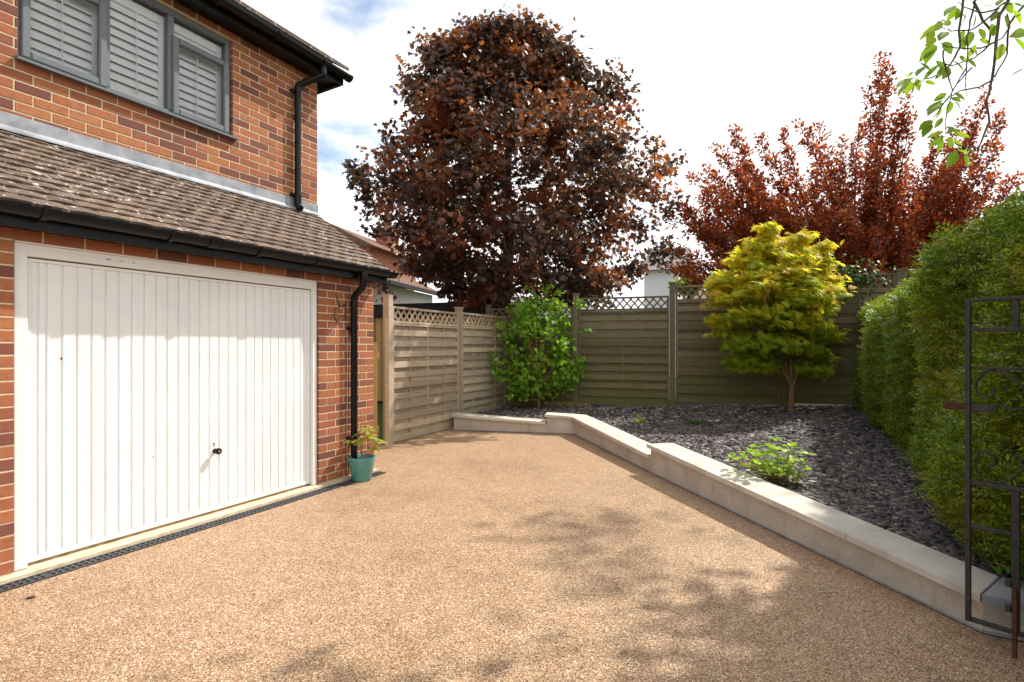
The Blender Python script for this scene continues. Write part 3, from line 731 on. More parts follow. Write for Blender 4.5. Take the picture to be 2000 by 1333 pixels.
def window():
    wn = empty('window', (0, 0, 0), 0, house)
    y = SB+.035; d = .06; f = .055
    def bar(u0, u1, z0, z1, nm='frame_bar', dy=0, mat='grey', dd=d, c=.006): return MB().chbox(u0, u1, y+dy, y+dy+dd, z0, z1, c).build(nm, M[mat], wn)
    zb = WB+.025
    bar(WL+.002, WL+f, zb, WT-.002); bar(WR-f, WR-.002, zb, WT-.002)
    bar(WL+f+.001, WR-f-.001, WT-f, WT-.0021); bar(WL+f+.001, WR-f-.001, zb, zb+.045)
    m1, m2 = -2.166, -1.642
    for m in (m1, m2): bar(m-.028, m+.028, zb+.046, WT-f-.001)
    tz = 4.115
    for u0, u1 in ((WL+f, m1-.028), (m2+.028, WR-f)): bar(u0+.001, u1-.001, tz, tz+.045)
    panes = [(m1+.029, m2-.029, zb+.046, WT-f-.001), (WL+f, m1-.03, tz+.046, WT-f-.001), (m2+.03, WR-f, tz+.046, WT-f-.001)]
    for u0, u1 in ((WL+f-.03, m1-.004), (m2+.004, WR-f+.03)):     # projecting opening casements
        z0, z1 = zb+.022, tz+.03; w_ = .058
        for q in ((u0, u0+w_, z0, z1), (u1-w_, u1, z0, z1), (u0+w_+.0005, u1-w_-.0005, z0, z0+w_), (u0+w_+.0005, u1-w_-.0005, z1-w_, z1)):
            bar(q[0], q[1], q[2], q[3], 'casement_bar', -.024, 'grey', .035, .010)
        panes.append((u0+w_, u1-w_, z0+w_, z1-w_))
    for i, (u0, u1, z0, z1) in enumerate(panes):
        yy = y+(.03 if i < 3 else -.002)
        MB().poly([(u0, yy, z0), (u1, yy, z0), (u1, yy, z1), (u0, yy, z1)]).build('pane', M['glass'], wn)
    # sill
    MB().extrude([(SB-.055, WB-.006), (SB-.055, WB+.012), (SB-.048, WB+.016), (SB+.05, WB+.032), (SB+.05, WB-.004), (SB-.04, WB-.004)], WL-.02, WR+.03).build('sill', M['grey'], wn)
    # plantation shutters just inside the glass
    sm = {}
    ys = SB+.135
    for u0, u1 in ((WL+.04, m1-.012), (m1+.012, m2-.012), (m2+.012, WR-.04)):
        for q in ((u0, u0+.05), (u1-.05, u1)): MB().box(q[0], q[1], ys-.02, ys+.015, zb+.02, WT-.07).build('shutter_stile', M['shutter'], wn)
        for q in ((zb+.02, zb+.09), (WT-.14, WT-.07)): MB().box(u0+.051, u1-.051, ys-.02, ys+.015, q[0], q[1]).build('shutter_rail', M['shutter'], wn)
        MB().tube([((u0+u1)/2, ys-.045, zb+.1), ((u0+u1)/2, ys-.045, WT-.15)], .005, 6).build('tilt_rod', M['shutter'], wn)
        z = zb+.125
        ln = u1-u0-.104
        while z < WT-.16:
            k = round(ln, 3)
            if k not in sm:
                pr = [(.043*cos(2*pi*i/10), .0055*sin(2*pi*i/10)) for i in range(10)]
                sm[k] = MB().extrude(pr, -k/2, k/2).mesh('shutter_slat', M['shutter'])
            link('shutter_slat', sm[k], wn, loc=((u0+u1)/2, ys, z), rot=(R(65), 0, 0)); z += .074
window()

# drain channel in front of the garage
def drain():
    root = empty('drainage_channel', hw(-2, .13, 0), HA); tag(root, 'dark grey slotted drainage channel running along the garage threshold', 'drain')
    me = None
    m = MB(); wd = .105; ln = .498
    for y0, y1 in ((-wd/2, -wd/2+.012), (-.006, .006), (wd/2-.012, wd/2)): m.box(0, ln, y0, y1, -.006, .009)
    n = 14
    for i in range(n+1):
        x = i*(ln-.014)/n
        for (ya, yb, sk) in ((-wd/2+.012, -.006, .012), (.006, wd/2-.012, -.012)):
            m.hexa([(x+(sk if sk < 0 else 0)+.0, ya, -.006), (x+.014, ya, -.006), (x+.014, yb, -.006), (x, yb, -.006), (x, ya, .007), (x+.014, ya, .007), (x+.014, yb, .007), (x, yb, .007)])
    me = m.mesh('grate', M['drain'])
    for k in range(-5, 6): link('grate', me, root, loc=(k*.5-.51, .0, 0)) if k < 5 else None
    MB().box(-3, 1.99, -wd/2-.002, wd/2+.002, -.03, .0022).build('channel_body', M['dark'], root)
drain()

# hanging basket bracket on the pier
def bracket():
    p = hw(-.425, .004, 1.66)
    root = empty('basket_bracket', p, HA-R(53)); tag(root, 'black iron hanging basket bracket with hook and finial fixed to brick pier', 'bracket')
    MB().tube([(0, -.01, .16), (0, -.004, .13), (0, -.004, -.05)], .006, 6).build('wall_bar', M['iron'], root)
    MB().tube([(.0, -.008, .10), (-.01, -.06, .112), (-.02, -.10, .10), (-.03, -.12, .075), (-.045, -.13, .09), (-.06, -.17, .16), (-.075, -.2, .205)], [.008, .008, .008, .009, .008, .006, .003], 8).build('upper_arm', M['iron'], root)
    MB().tube([(0, -.008, .02), (-.02, -.07, -.01), (-.05, -.15, -.055), (-.062, -.175, -.062), (-.072, -.19, -.05), (-.08, -.20, -.01), (-.08, -.2, .075)], [.007]*6+[.004], 8).build('lower_arm', M['iron'], root)
    MB().tube([(-.12, -.185, .005), (-.04, -.215, .005)], .005, 6).build('cross_bar', M['iron'], root)
    MB().lathe([(0, -.012), (.012, -.006), (.014, 0), (.012, .006), (0, .012)], (-.03, -.125, .075), 12).build('finial', M['chrome'], root, smooth=True)
bracket()

# ================================================================== FENCES
def fence_panel(fence, a, b, z0, z1, mat, tre=.235, batt=3, rows=None):
    d = b-a; d.z = 0; ln = d.length
    root = empty('fence_panel', (a.x, a.y, 0), atan2(d.y, d.x), fence)
    mt = M[mat]; fr = .035
    zt = z1-tre                                # top of the boarded part
    def bd(nm, x0, x1, y0, y1, a_, b_): return MB().chbox(x0, x1, y0, y1, a_, b_, .003).build(nm, mt, root)
    for x0 in (0.002, ln-fr-.002): bd('stile', x0, x0+fr, -.034, .022, z0, z1-.004)
    bd('rail', fr+.003, ln-fr-.003, -.0335, .0215, z1-.035, z1-.004); bd('rail', fr+.003, ln-fr-.003, -.033, .021, zt, zt+.03)
    bd('rail', fr+.003, ln-fr-.003, -.032, .020, zt-.036, zt-.004)
    # woven boards: front boards, then battens, then back boards
    hb = zt-.036-z0; nr = rows or max(8, round(hb/.147)); p = hb/nr
    for i in range(nr):
        zf = z0+i*p+random.uniform(-.002, .002)
        bd('slat', fr+.003, ln-fr-.003, -.031+random.uniform(-.001, .001), -.020, zf+.001, zf+p*.58)
        bd('slat', fr+.003, ln-fr-.003, .005, .015, zf+p*.48, min(zf+p*1.10, zt-.037))
    for k in range(batt):
        x = ln*(k+1)/(batt+1); bd('batten', x-.013, x+.013, -.0195, .0045, z0+.002, zt-.037)
    # lattice
    lz0, lz1 = zt+.03, z1-.035; hh = lz1-lz0; x0, x1 = fr+.003, ln-fr-.003
    st = .135; sl = 1.1
    for sgn, yb in ((1, -.009), (-1, .0005)):
        k = -hh/sl
        while k < x1-x0:
            xa, xb = (x0+k, x0+k+hh/sl); za, zb_ = (lz0, lz1) if sgn > 0 else (lz1, lz0)
            ta, tb = max(0, (x0-xa)/(xb-xa)), min(1, (x1-xa)/(xb-xa))
            if tb-ta > .12:
                pa = Vector((xa+(xb-xa)*ta, 0, za+(zb_-za)*ta)); pb = Vector((xa+(xb-xa)*tb, 0, za+(zb_-za)*tb))
                v = pb-pa; an = atan2(v.z, v.x); mm = Matrix.Translation((pa.x, yb, pa.z)) @ Matrix.Rotation(-an, 4, 'Y')
                o = MB().box(0, v.length, 0, .0085, -.014, .014).build('lattice_lath', mt, root, mtx=mm)
            k += st
    return root
def post(fence, p, z0, z1, mat, w_=.1, cap=True, rz=0):
    root = empty('fence_post', (p.x, p.y, 0), rz, fence)
    h = w_/2
    MB().hexa([(-h, -h, z0), (h, -h, z0), (h, h, z0), (-h, h, z0), (-h+.002, -h+.001, z1), (h-.001, -h+.002, z1), (h-.002, h, z1), (-h, h-.002, z1)]).build('post_shaft', M[mat], root)
    if cap: MB().box(-h-.012, h+.012, -h-.012, h+.012, z1+.0005, z1+.018).build('post_cap', M[mat], root)
    return root
lf = Vector((.433, .902, 0)); lfa = atan2(lf.y, lf.x)
L0 = Vector((-1.679, 7.65, 0)); L1 = L0+lf*1.765; P1 = L1+lf*.053; L2a = L1+lf*.106; L2b = Vector((-.14, 10.85, 0))
side = empty('lattice_fence'); tag(side, 'weathered sunlit lattice-topped timber fence running back from the garage corner', 'fence')
fence_panel(side, L0, L1, .02, 1.915, 'wood_lit')
fence_panel(side, L2a, L2b, .16, 1.93, 'wood_lit', rows=11)
post(side, L0-lf*.055, 0, 2.06, 'wood_lit', .1, False, lfa)
post(side, P1, 0, 1.99, 'wood_lit', .1, True, lfa)
B = {k: Vector(v) for k, v in dict(a=(-.459, 11.02, 0), b=(1.2157, 10.503, 0), c=(2.893, 9.983, 0), d=(4.642, 9.441, 0), e=(6.265, 8.938, 0)).items()}
bd_ = (B['e']-B['b']).normalized(); ba = atan2(bd_.y, bd_.x); g_ = bd_*.055
rear = empty('lattice_fence'); tag(rear, 'mossy shaded lattice-topped timber fence along the back of the slate bed', 'fence')
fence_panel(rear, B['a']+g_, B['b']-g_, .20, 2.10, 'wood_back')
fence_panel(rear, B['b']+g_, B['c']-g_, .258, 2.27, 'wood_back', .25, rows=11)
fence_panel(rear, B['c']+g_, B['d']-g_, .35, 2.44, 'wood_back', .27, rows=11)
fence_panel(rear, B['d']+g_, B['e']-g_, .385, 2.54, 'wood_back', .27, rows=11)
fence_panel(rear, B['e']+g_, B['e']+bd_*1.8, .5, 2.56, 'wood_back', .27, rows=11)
post(rear, B['a'], 0, 2.16, 'wood_back', .1, True, ba)
post(rear, B['b'], 0, 2.34, 'wood_back', .1, True, ba)
post(rear, B['c'], 0, 2.49, 'wood_back', .1, True, ba)
post(rear, B['d'], 0, 2.45, 'wood_back', .1, False, ba)
post(rear, B['e'], 0, 2.58, 'wood_back', .13, True, ba)
eb = MB(); q0, q1 = B['b']-bd_*.6, B['b']+bd_*.28
tag(eb.boxm(Matrix.Translation((q0.x, q0.y, 0)) @ Matrix.Rotation(ba, 4, 'Z'), 0, .9, -.14, -.10, .12, .30).build('edging_board', M['bark_acer']), 'short brown timber edging board at the foot of the fence by the bush', 'board')
def side_gate():
    a = Vector((-1.66, 7.02, 0))
    root = empty('side_gate', a, R(10)); tag(root, 'narrow yellow timber side gate between the garage and the fence', 'gate')
    x = -1.15; k = 0
    while x < -.06:
        MB().chbox(x, x+.098, -.01, .01, .05, 1.40+.0*k, .002).build('gate_board', M['wood_new'], root); x += .10; k += 1
    for z in (.25, 1.2): MB().box(-1.15, -.03, .011, .035, z, z+.09).build('gate_rail', M['wood_new'], root)
    MB().box(.03, .085, .3, .36, .0, 1.72).build('gate_stile', M['wood_lit'], root)
side_gate()

# ================================================================== FOLIAGE BUILDERS
def tree_tubes(paths, seg=6):
    m = MB()
    for pts, rads in paths: m.tube(pts, rads, seg)
    return m
def wobble(a, b, n, amp):
    a, b = Vector(a), Vector(b); out = []
    for i in range(n+1):
        t = i/n; p = a.lerp(b, t)
        if 0 < i < n: p = p+Vector((random.uniform(-1, 1), random.uniform(-1, 1), random.uniform(-1, 1)))*amp
        out.append(p)
    return out
def taper(r0, r1, n): return [r0+(r1-r0)*i/n for i in range(n+1)]

def maple():
    c = Vector((-.174, 12.5, 0))
    root = empty('maple_tree', c); tag(root, 'tall dark purple maple tree behind the corner of the fence', 'tree')
    Z = [2.3, 2.93, 3.63, 4.55, 5.25, 5.7, 6.2, 6.95, 7.56, 8.0, 8.5, 8.95]
    Lx = [1.6, 2.9, 3.05, 2.95, 3.25, 3.05, 2.8, 2.5, 2.15, 1.75, 1.0, .3]
    Rx = [2.6, 3.5, 3.8, 3.9, 3.9, 3.8, 2.8, 2.75, 2.35, 1.8, 1.0, .35]
    paths = [([(0, 0, 0), (.02, 0, 1.2), (.0, .02, 2.4), (.1, 0, 3.6), (.05, .05, 5.2), (.2, 0, 7), (.25, 0, 8.6)], [.2, .16, .145, .125, .095, .055, .015])]
    cl = []; tries = 0
    while len(cl) < 1350 and tries < 20000:
        tries += 1
        z = 2.4+6.15*random.random()**1.12; th = random.uniform(0, 2*pi)
        l, r = np.interp(z, Z, Lx), np.interp(z, Z, Rx)
        k = (cos(th)+1)/2; rm = l*(1-k)+r*k
        rm *= .87+.15*sin(3*th+z*2.1)+.12*sin(5*th-3.1*z)+.07*sin(9*th+5.3*z)
        rr = rm*(.22+.78*random.random()**.55)
        p = Vector((rr*cos(th), rr*sin(th)*(.92 if z < 5 else max(.35, .92-.17*(z-5))), z))
        if p.y > 1.4 and random.random() < .45: continue
        if p.x < -1.2 and p.z < 2.95: continue
        cl.append(p)
    # spikes at the top
    for (px, py) in ((910, 22), (905, 50), (1066, 25), (1062, 60), (830, 55), (985, 70), (1130, 95), (790, 150), (762, 240), (1230, 195), (1315, 300), (705, 335), (722, 420), (740, 545), (1320, 380), (1300, 470), (1215, 240), (1180, 120), (1100, 70), (1020, 45), (870, 45), (945, 60)):
        p = at(px, py+(34 if py < 130 else 12), 12.5+random.uniform(-.7, .7))-c; cl.append(p); cl.append(p-Vector((p.x*.06, p.y*.06, .22)))
    for i in range(26):                       # limbs
        z0 = 2.2+5.4*(i/26)**.9; a = i*2.4; t = random.choice(cl)
        e = max((q for q in random.sample(cl, 60)), key=lambda q: -abs(q.z-z0-1.0)+1.2*(q.x*cos(a)+q.y*sin(a))/(q.xy.length+.1))
        pts = wobble((.05, 0, z0), e*.95, 5, .09); paths.append((pts, taper(.055-.0014*i, .008, 5)))
        for _ in range(7):
            q = random.choice(cl)
            if (q-e).length < 2.2: paths.append((wobble(pts[3], q, 3, .07), taper(.016, .004, 3)))
    tree_tubes(paths[:1], 12).build('trunk', M['bark'], root, smooth=True)
    tree_tubes(paths[1:], 6).build('branches', M['twig'], root, smooth=True)
    P = []; D = []; 
    for p in cl:
        n = random.randint(26, 38); s = random.uniform(.16, .31)
        o = np.clip(rng.normal(size=(n, 3)), -1.5, 1.5)*np.array([s, s, s*.72])*.72
        P.append(np.array(p)+o)
        od = np.array([p.x, p.y, .0]); od = od/(np.linalg.norm(od)+.3)
        D.append(rng.normal(size=(n, 3))*.55+od*.55+np.array([0, 0, -.55])+o*1.0)
    P = np.concatenate(P); D = np.concatenate(D); U = nrm(rng.normal(size=P.shape)*.55+np.array([.1, -.25, .8]))
    me = scatter('crown', M['maple'], P, D, U, rng.uniform(.075, .135, len(P)), *T_MAPLE)
    tag(link('crown', me, root), kind='stuff')
maple()

def plum():
    base = at(1700, 676, 13.6); base.z = 0
    root = empty('red_plum_tree', base); tag(root, 'spreading red-leaved plum tree with upright shoots behind the fence and acer', 'tree')
    tips = [(1437, 253), (1484, 258), (1530, 256), (1566, 247), (1599, 242), (1640, 270), (1714, 104), (1732, 130), (1700, 165), (1772, 195), (1745, 230), (1775, 228), (1926, 178), (1959, 217), (1900, 250), (1952, 285), (1988, 339), (1975, 345), (1383, 325), (1354, 343), (1325, 385), (1310, 420), (1305, 480), (1320, 520), (1400, 285), (1450, 300), (1510, 300), (1620, 300), (1680, 240), (1690, 300), (1830, 260), (1860, 300), (1880, 225), (1810, 310)]
    W = []
    for px, py in tips: W.append((at(px, py+8, 13.6+random.uniform(-.8, .8))-base, 1))
    poly = [(1355, 385), (1420, 340), (1500, 325), (1600, 315), (1680, 290), (1750, 295), (1820, 320), (1900, 310), (1945, 350), (1950, 420), (1800, 535), (1600, 535), (1400, 540), (1300, 530), (1310, 460)]
    def inside(x, y):
        k = False
        for i in range(len(poly)):
            (x0, y0), (x1, y1) = poly[i], poly[i-1]
            if (y0 > y) != (y1 > y) and x < (x1-x0)*(y-y0)/(y1-y0)+x0: k = not k
        return k
    while len(W) < 165:
        x, y = random.uniform(1300, 1975), random.uniform(260, 540)
        if inside(x, y): W.append((at(x, y, 13.6+random.uniform(-1.4, 2.0))-base, 0))
    paths = [([(0, 0, 0), (-.05, 0, .6), (-.1, 0, 1.3), (-.1, 0, 1.8)], [.17, .15, .14, .12])]
    P = []; D = []
    o0 = Vector((-.1, 0, 1.35))
    for e, tip in W:
        st = o0+Vector((random.gauss(0, .18), random.gauss(0, .18), random.uniform(0, .6)))
        ctl = Vector((st.x+(e.x-st.x)*random.uniform(.45, .75), st.y+(e.y-st.y)*.5+random.gauss(0, .2), st.z+(e.z-st.z)*random.uniform(.25, .6)))+Vector((random.gauss(0, .2), 0, 0))
        n = 9; pts = []
        for k in range(n+1):
            t = k/n; pts.append(st*(1-t)**2+ctl*2*t*(1-t)+e*t*t+Vector((random.gauss(0, .02), random.gauss(0, .02), random.gauss(0, .02))))
        r0 = .045 if tip else .026
        paths.append((pts, taper(r0, .005, n)))
        L_ = (e-st).length; m = int(L_*(6.0 if tip else 5.0))
        for q in range(m):
            t = .34+.66*(q+random.random())/m; f = t*n; k = min(int(f), n-1); a = pts[k].lerp(pts[k+1], f-k); tg = (pts[k+1]-pts[k]).normalized()
            v = (tg*.75+Vector((random.gauss(0, .5), random.gauss(0, .5), random.gauss(.22, .35)))).normalized()
            ln = random.uniform(.18, .5)*(1.15-.55*t)
            b = a+v*ln
            paths.append(([a, b], [.006, .002]))
            kk = int(20+50*ln); tt = rng.random(kk)**.7
            rad = np.clip(rng.normal(size=(kk, 3)), -1.6, 1.6)*.055
            P.append(np.array(a)[None]+np.array(v)[None]*ln*tt[:, None]+rad); D.append(np.array(v)[None]*.7+nrm(rad)*.9+rng.normal(size=(kk, 3))*.25)
    P = np.concatenate(P); D = np.concatenate(D)
    tree_tubes(paths[:1], 10).build('trunk', M['bark_dark'], root, smooth=True)
    tree_tubes(paths[1:], 5).build('branches', M['bark_dark'], root, smooth=True)
    me = scatter('crown', M['plum'], P, D, nrm(rng.normal(size=P.shape)*.6+np.array([.1, -.2, .7])), rng.uniform(.06, .105, len(P)), [(x*1.1, y, z) for x, y, z in T_OVAL[0]], T_OVAL[1])
    tag(link('crown', me, root), kind='stuff')
plum()

def acer():
    base = Vector((at(1545, 800, 8.8).x, 8.8, bedz(4.45, 8.8)-.01))
    root = empty('golden_acer', base); tag(root, 'golden yellow-green acer with branching trunk standing in the slate bed', 'tree')
    pads = []
    lobes = [((-.02, 0, 2.02), .34), ((-.55, .0, 2.42), .36), ((-.35, .1, 2.62), .28), ((.12, -.05, 2.42), .34), ((.05, .1, 2.62), .22), ((.5, .05, 2.3), .32), ((.62, 0, 2.48), .2), ((-.85, .1, 2.1), .34), ((-1.05, -.1, 1.85), .28), ((-.5, -.25, 1.95), .36), ((.3, -.3, 1.95), .36), ((.6, -.1, 1.75), .32), ((-.75, -.1, 1.55), .34), ((-.95, .1, 1.35), .24), ((-.3, -.3, 1.55), .3), ((.25, -.25, 1.5), .3), ((.55, .1, 1.35), .28), ((.4, .0, 1.1), .26), ((.62, .05, .98), .2), ((-.45, .1, 1.12), .28), ((-.65, 0, .95), .2), ((.05, .35, 1.7), .4), ((-.4, .4, 2.1), .35), ((.35, .4, 2.2), .3), ((-.15, .05, 2.75), .16), ((.15, -.1, 1.15), .2), ((-.2, -.3, 1.2), .26), ((-.75, -.05, 1.2), .24), ((.1, -.35, 1.75), .3), ((-.05, -.3, 2.25), .3), ((.5, -.1, .85), .18), ((-.35, -.1, .9), .18), ((-.3, 0, 2.92), .12), ((.3, 0, 2.80), .13), ((.7, 0, 2.66), .12), ((-1.15, 0, 2.05), .14), ((.95, 0, 1.9), .13), ((-1.2, 0, 1.5), .13), ((.9, 0, 1.3), .14), ((.75, .0, 2.1), .2)]
    paths = [([(0, 0, 0), (.01, 0, .25), (.02, .01, .42)], [.055, .045, .043])]
    forks = [Vector((.02, .01, .42))]
    main = []
    for e in ((-.28, 0, 1.0), (.03, .03, 1.15), (.2, 0, .95), (-.1, .15, 1.1)):
        pts = wobble((.02, .01, .4), e, 3, .03); paths.append((pts, taper(.034, .02, 3))); main.append(pts[-1])
    P = []; D = []; PL = []; DL = []
    for (c, r) in lobes:
        c = Vector(c); c.x = c.x*.86-.14; c.z = c.z*1.0 if c.z > 1.6 else c.z-.12*(1.6-c.z)/.6; m = min(main, key=lambda q: (q-c).length+ (3 if q.z > c.z+.2 else 0))
        pts = wobble(m, c, 4, .05); paths.append((pts, taper(.015, .004, 4)))
        for _ in range(int(26*r/.3)):
            o = Vector((random.gauss(0, 1), random.gauss(0, 1), random.gauss(0, .62))); o = o.normalized()*r*random.random()**.4
            o.z *= .75; p = c+o
            if random.random() < .3: paths.append(([pts[3], c.lerp(p, .5)+Vector((0, 0, .03)), p], [.004, .003, .0015]))
            k = random.randint(9, 15)
            od = np.array([o.x, o.y, 0.])/(r+.05)
            A = np.array(p)+rng.normal(size=(k, 3))*np.array([.07, .07, .022])
            d = rng.normal(size=(k, 3))*np.array([.8, .8, .15])+od*.9+np.array([0, 0, -.32])
            if p.z > 1.55+random.gauss(0, .35): P.append(A); D.append(d)  # upper leaves take the sunlit colour, lower ones the shaded
            else: PL.append(A); DL.append(d)
    tree_tubes(paths[:1], 10).build('trunk', M['bark_acer'], root, smooth=True)
    tree_tubes(paths[1:], 6).build('branches', M['bark_acer'], root, smooth=True)
    for PP, DD, mt in ((P, D, 'acer'), (PL, DL, 'acer_shaded')):
        PP = np.concatenate(PP); DD = np.concatenate(DD)
        me = scatter('crown', M[mt], PP, DD, nrm(rng.normal(size=PP.shape)*.45+np.array([.1, -.6, .8])), rng.uniform(.075, .125, len(PP)), *T_ACER)
        tag(link('crown', me, root), kind='stuff')
acer()

def bush():
    base = Vector((.50, 10.25, bedz(.5, 10.25)-.01))
    root = empty('green_bush', base); tag(root, 'bright green round-leaved bush in the corner in front of the fence', 'bush')
    paths = [([(.0, 0, 0), (-.01, 0, .16), (-.06, 0, .32)], [.034, .03, .026])]
    P = []; D = []
    Zs = [.15, .35, .7, 1.1, 1.5, 1.8, 2.0, 2.12]; Ls = [.35, .62, .72, .78, .72, .55, .35, .1]; Rs = [.2, .5, .72, .80, .78, .6, .40, .15]
    for i in range(250):
        z = .25+1.75*random.random()**.9; th = random.uniform(0, 2*pi)
        l, r = np.interp(z, Zs, Ls), np.interp(z, Zs, Rs); k = (cos(th)+1)/2
        rr = (l*(1-k)+r*k)*(.3+.7*random.random()**.6)*(.96+.2*sin(3*th+4*z)+.12*sin(7*th-6*z))
        p = Vector((rr*cos(th)-.06, rr*sin(th)*.85, z))
        if i % 4 == 0:
            pts = wobble((-.06*random.random(), 0, .15+.15*random.random()), p, 4, .06); paths.append((pts, taper(.012, .003, 4)))
        k = random.randint(7, 12)
        P.append(np.array(p)+rng.normal(size=(k, 3))*.07); D.append(rng.normal(size=(k, 3))*.7+nrm(np.array([[p.x, p.y, .1]]))*.6+np.array([0, 0, -.35]))
    for (x, z, l) in ((.78, 1.42, .16), (.70, 1.9, .1), (.1, 2.2, .16), (-.1, 2.15, .2), (.3, 2.1, .15), (-.75, .62, .12), (.55, .45, .15), (.72, .85, .14)):
        for j in range(3):
            P.append(np.array([x+j*l*.3*(1 if x > 0 else -1), -.1, z+j*.04])+rng.normal(size=(6, 3))*.03); D.append(rng.normal(size=(6, 3))*.7+np.array([.3*np.sign(x), 0, .1]))
    P = np.concatenate(P); D = np.concatenate(D)
    tree_tubes(paths, 6).build('stems', M['bark_acer'], root, smooth=True)
    me = scatter('crown', M['bush'], P, D, nrm(rng.normal(size=P.shape)*.5+np.array([.1, -.45, .6])), rng.uniform(.055, .10, len(P)), *T_ROUND)
    tag(link('crown', me, root), kind='stuff')
bush()

HD = Vector((.447, .894, 0)).normalized(); HN = Vector((-HD.y, HD.x, 0))     # hedge direction, face normal towards the drive
HO = Vector((2.64, 2.97, 0))
def hedge():
    root = empty('hedge', HO); tag(root, 'tall clipped green hedge with sunlit yellow top along the right of the bed', 'hedge')
    s0, s1, th = -2.2, 6.75, 1.25
    def top(s, t): return 2.03+.10*min(1, max(0, .9-s))+.05*sin(s*1.1)+.04*sin(s*2.7+t*2)-.13*math.exp(-((s-2.15)/.3)**2)+(.07 if s < 2 else 0)-.25*max(0, .25-t)/.25*.6-.12*(max(0, s-6.3)/.45)
    def depth(s, z):                          # bulge of the face towards the drive
        return .06*sin(s*1.7+1)+.05*sin(s*4.1+z*2.2)+.05*sin(z*3.1+s)+.10*math.exp(-((s-1.0)/1.0)**2)-.10*math.exp(-((s-2.2)/.25)**2)-(.16 if z < .45 else 0)*(.45-z)/.3-.10*max(0, z-1.75)/.4
    m = MB(); ns, nz = 44, 8
    grid = []
    for i in range(ns+1):
        s = s0+(s1-s0)*i/ns; row = []
        b = HO+HD*s
        for j in range(nz+1):
            z = .1+(top(s, .3)-.22)*j/nz; p = b+HN*(depth(s, z)-.14); row.append(Vector((p.x, p.y, z))-HO)
        for t in (.35, .8, 1.05):
            p = b-HN*t; row.append(Vector((p.x, p.y, top(s, t)-.12))-HO)
        p = b-HN*1.15; row.append(Vector((p.x, p.y, .1))-HO); grid.append(row)
    for a, b in zip(grid, grid[1:]):
        for j in range(len(a)-1): m.poly([a[j], b[j], b[j+1], a[j+1]])
    m.poly(grid[0]); m.poly(grid[-1])
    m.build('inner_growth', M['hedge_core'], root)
    P = []; D = []; U = []
    up = Vector((0, 0, 1))
    def put(p, n_, dz):
        P.append(p-HO); t = n_*random.uniform(.5, 1.1)+up*dz+HD*random.gauss(0, .55)+Vector((random.gauss(0, .25), random.gauss(0, .25), random.gauss(0, .3)))
        D.append(t); U.append(up*.6+n_*.5+Vector((random.gauss(0, .4), random.gauss(0, .4), random.gauss(0, .3))))
    for _ in range(33000):
        s = s0+(s1-s0)*random.random()**1.25; z = .1+(top(s, .1)-.12)*random.random()
        p = HO+HD*s+HN*(depth(s, z)-.15+(.10+.10*random.random())*random.random()**.8); p.z = z
        put(p, HN, .15)
    for _ in range(13000):
        s = random.uniform(s0, s1); t = random.uniform(-.02, 1.1)
        p = HO+HD*s-HN*t+HN*.0; p.z = top(s, t)-.10*random.random()
        put(p, up*.5+HN*.25, .35)
    for _ in range(1500):                     # far end
        t = random.uniform(-.05, 1.1); z = random.uniform(.3, 2.0); p = HO+HD*(s1+random.uniform(-.05, .08))-HN*t; p.z = z; put(p, HD, .15)
    P, D, U = (np.array([tuple(v) for v in x]) for x in (P, D, U))
    me = scatter('foliage', M['hedge'], P, D, U, rng.uniform(.055, .108, len(P)), *T_SPRIG)
    tag(link('foliage', me, root), kind='stuff')
hedge()

# single-leaf meshes shared by the plants whose leaves can be told apart
def leaf_mesh(name, mat, tv, tf): 
    m = MB(); m.v = [tuple(v) for v in tv]; m.f = list(tf); return m.mesh(name, mat, True)
def place_leaf(name, me, parent, base, tip, org, roll=0, w_=1, up=(0, 0, 1)):
    d = Vector(tip)-Vector(base); l = d.length; d.normalize(); x = d.cross(Vector(up)); x = x.normalized() if x.length > 1e-4 else d.orthogonal().normalized()
    z = x.cross(d); q = Quaternion(d, roll); x = q @ x; z = q @ z
    mm = Matrix(((x.x*l*w_, d.x*l, z.x*l, base[0]-org[0]), (x.y*l*w_, d.y*l, z.y*l, base[1]-org[1]), (x.z*l*w_, d.z*l, z.z*l, base[2]-org[2]), (0, 0, 0, 1)))
    return link(name, me, parent, mtx=mm)
T_OV2 = ([(0, 0, 0), (.15, .12, .03), (.27, .34, .055), (.25, .62, .045), (.11, .86, .0), (0, 1, -.05), (-.11, .86, .0), (-.25, .62, .045), (-.27, .34, .055), (-.15, .12, .03), (0, .2, 0), (0, .5, .0), (0, .8, -.02)],
         [(0, 1, 10), (1, 2, 11, 10), (2, 3, 11), (3, 4, 12, 11), (4, 5, 12), (5, 6, 12), (6, 7, 11, 12), (7, 8, 11), (8, 9, 10, 11), (9, 0, 10)])

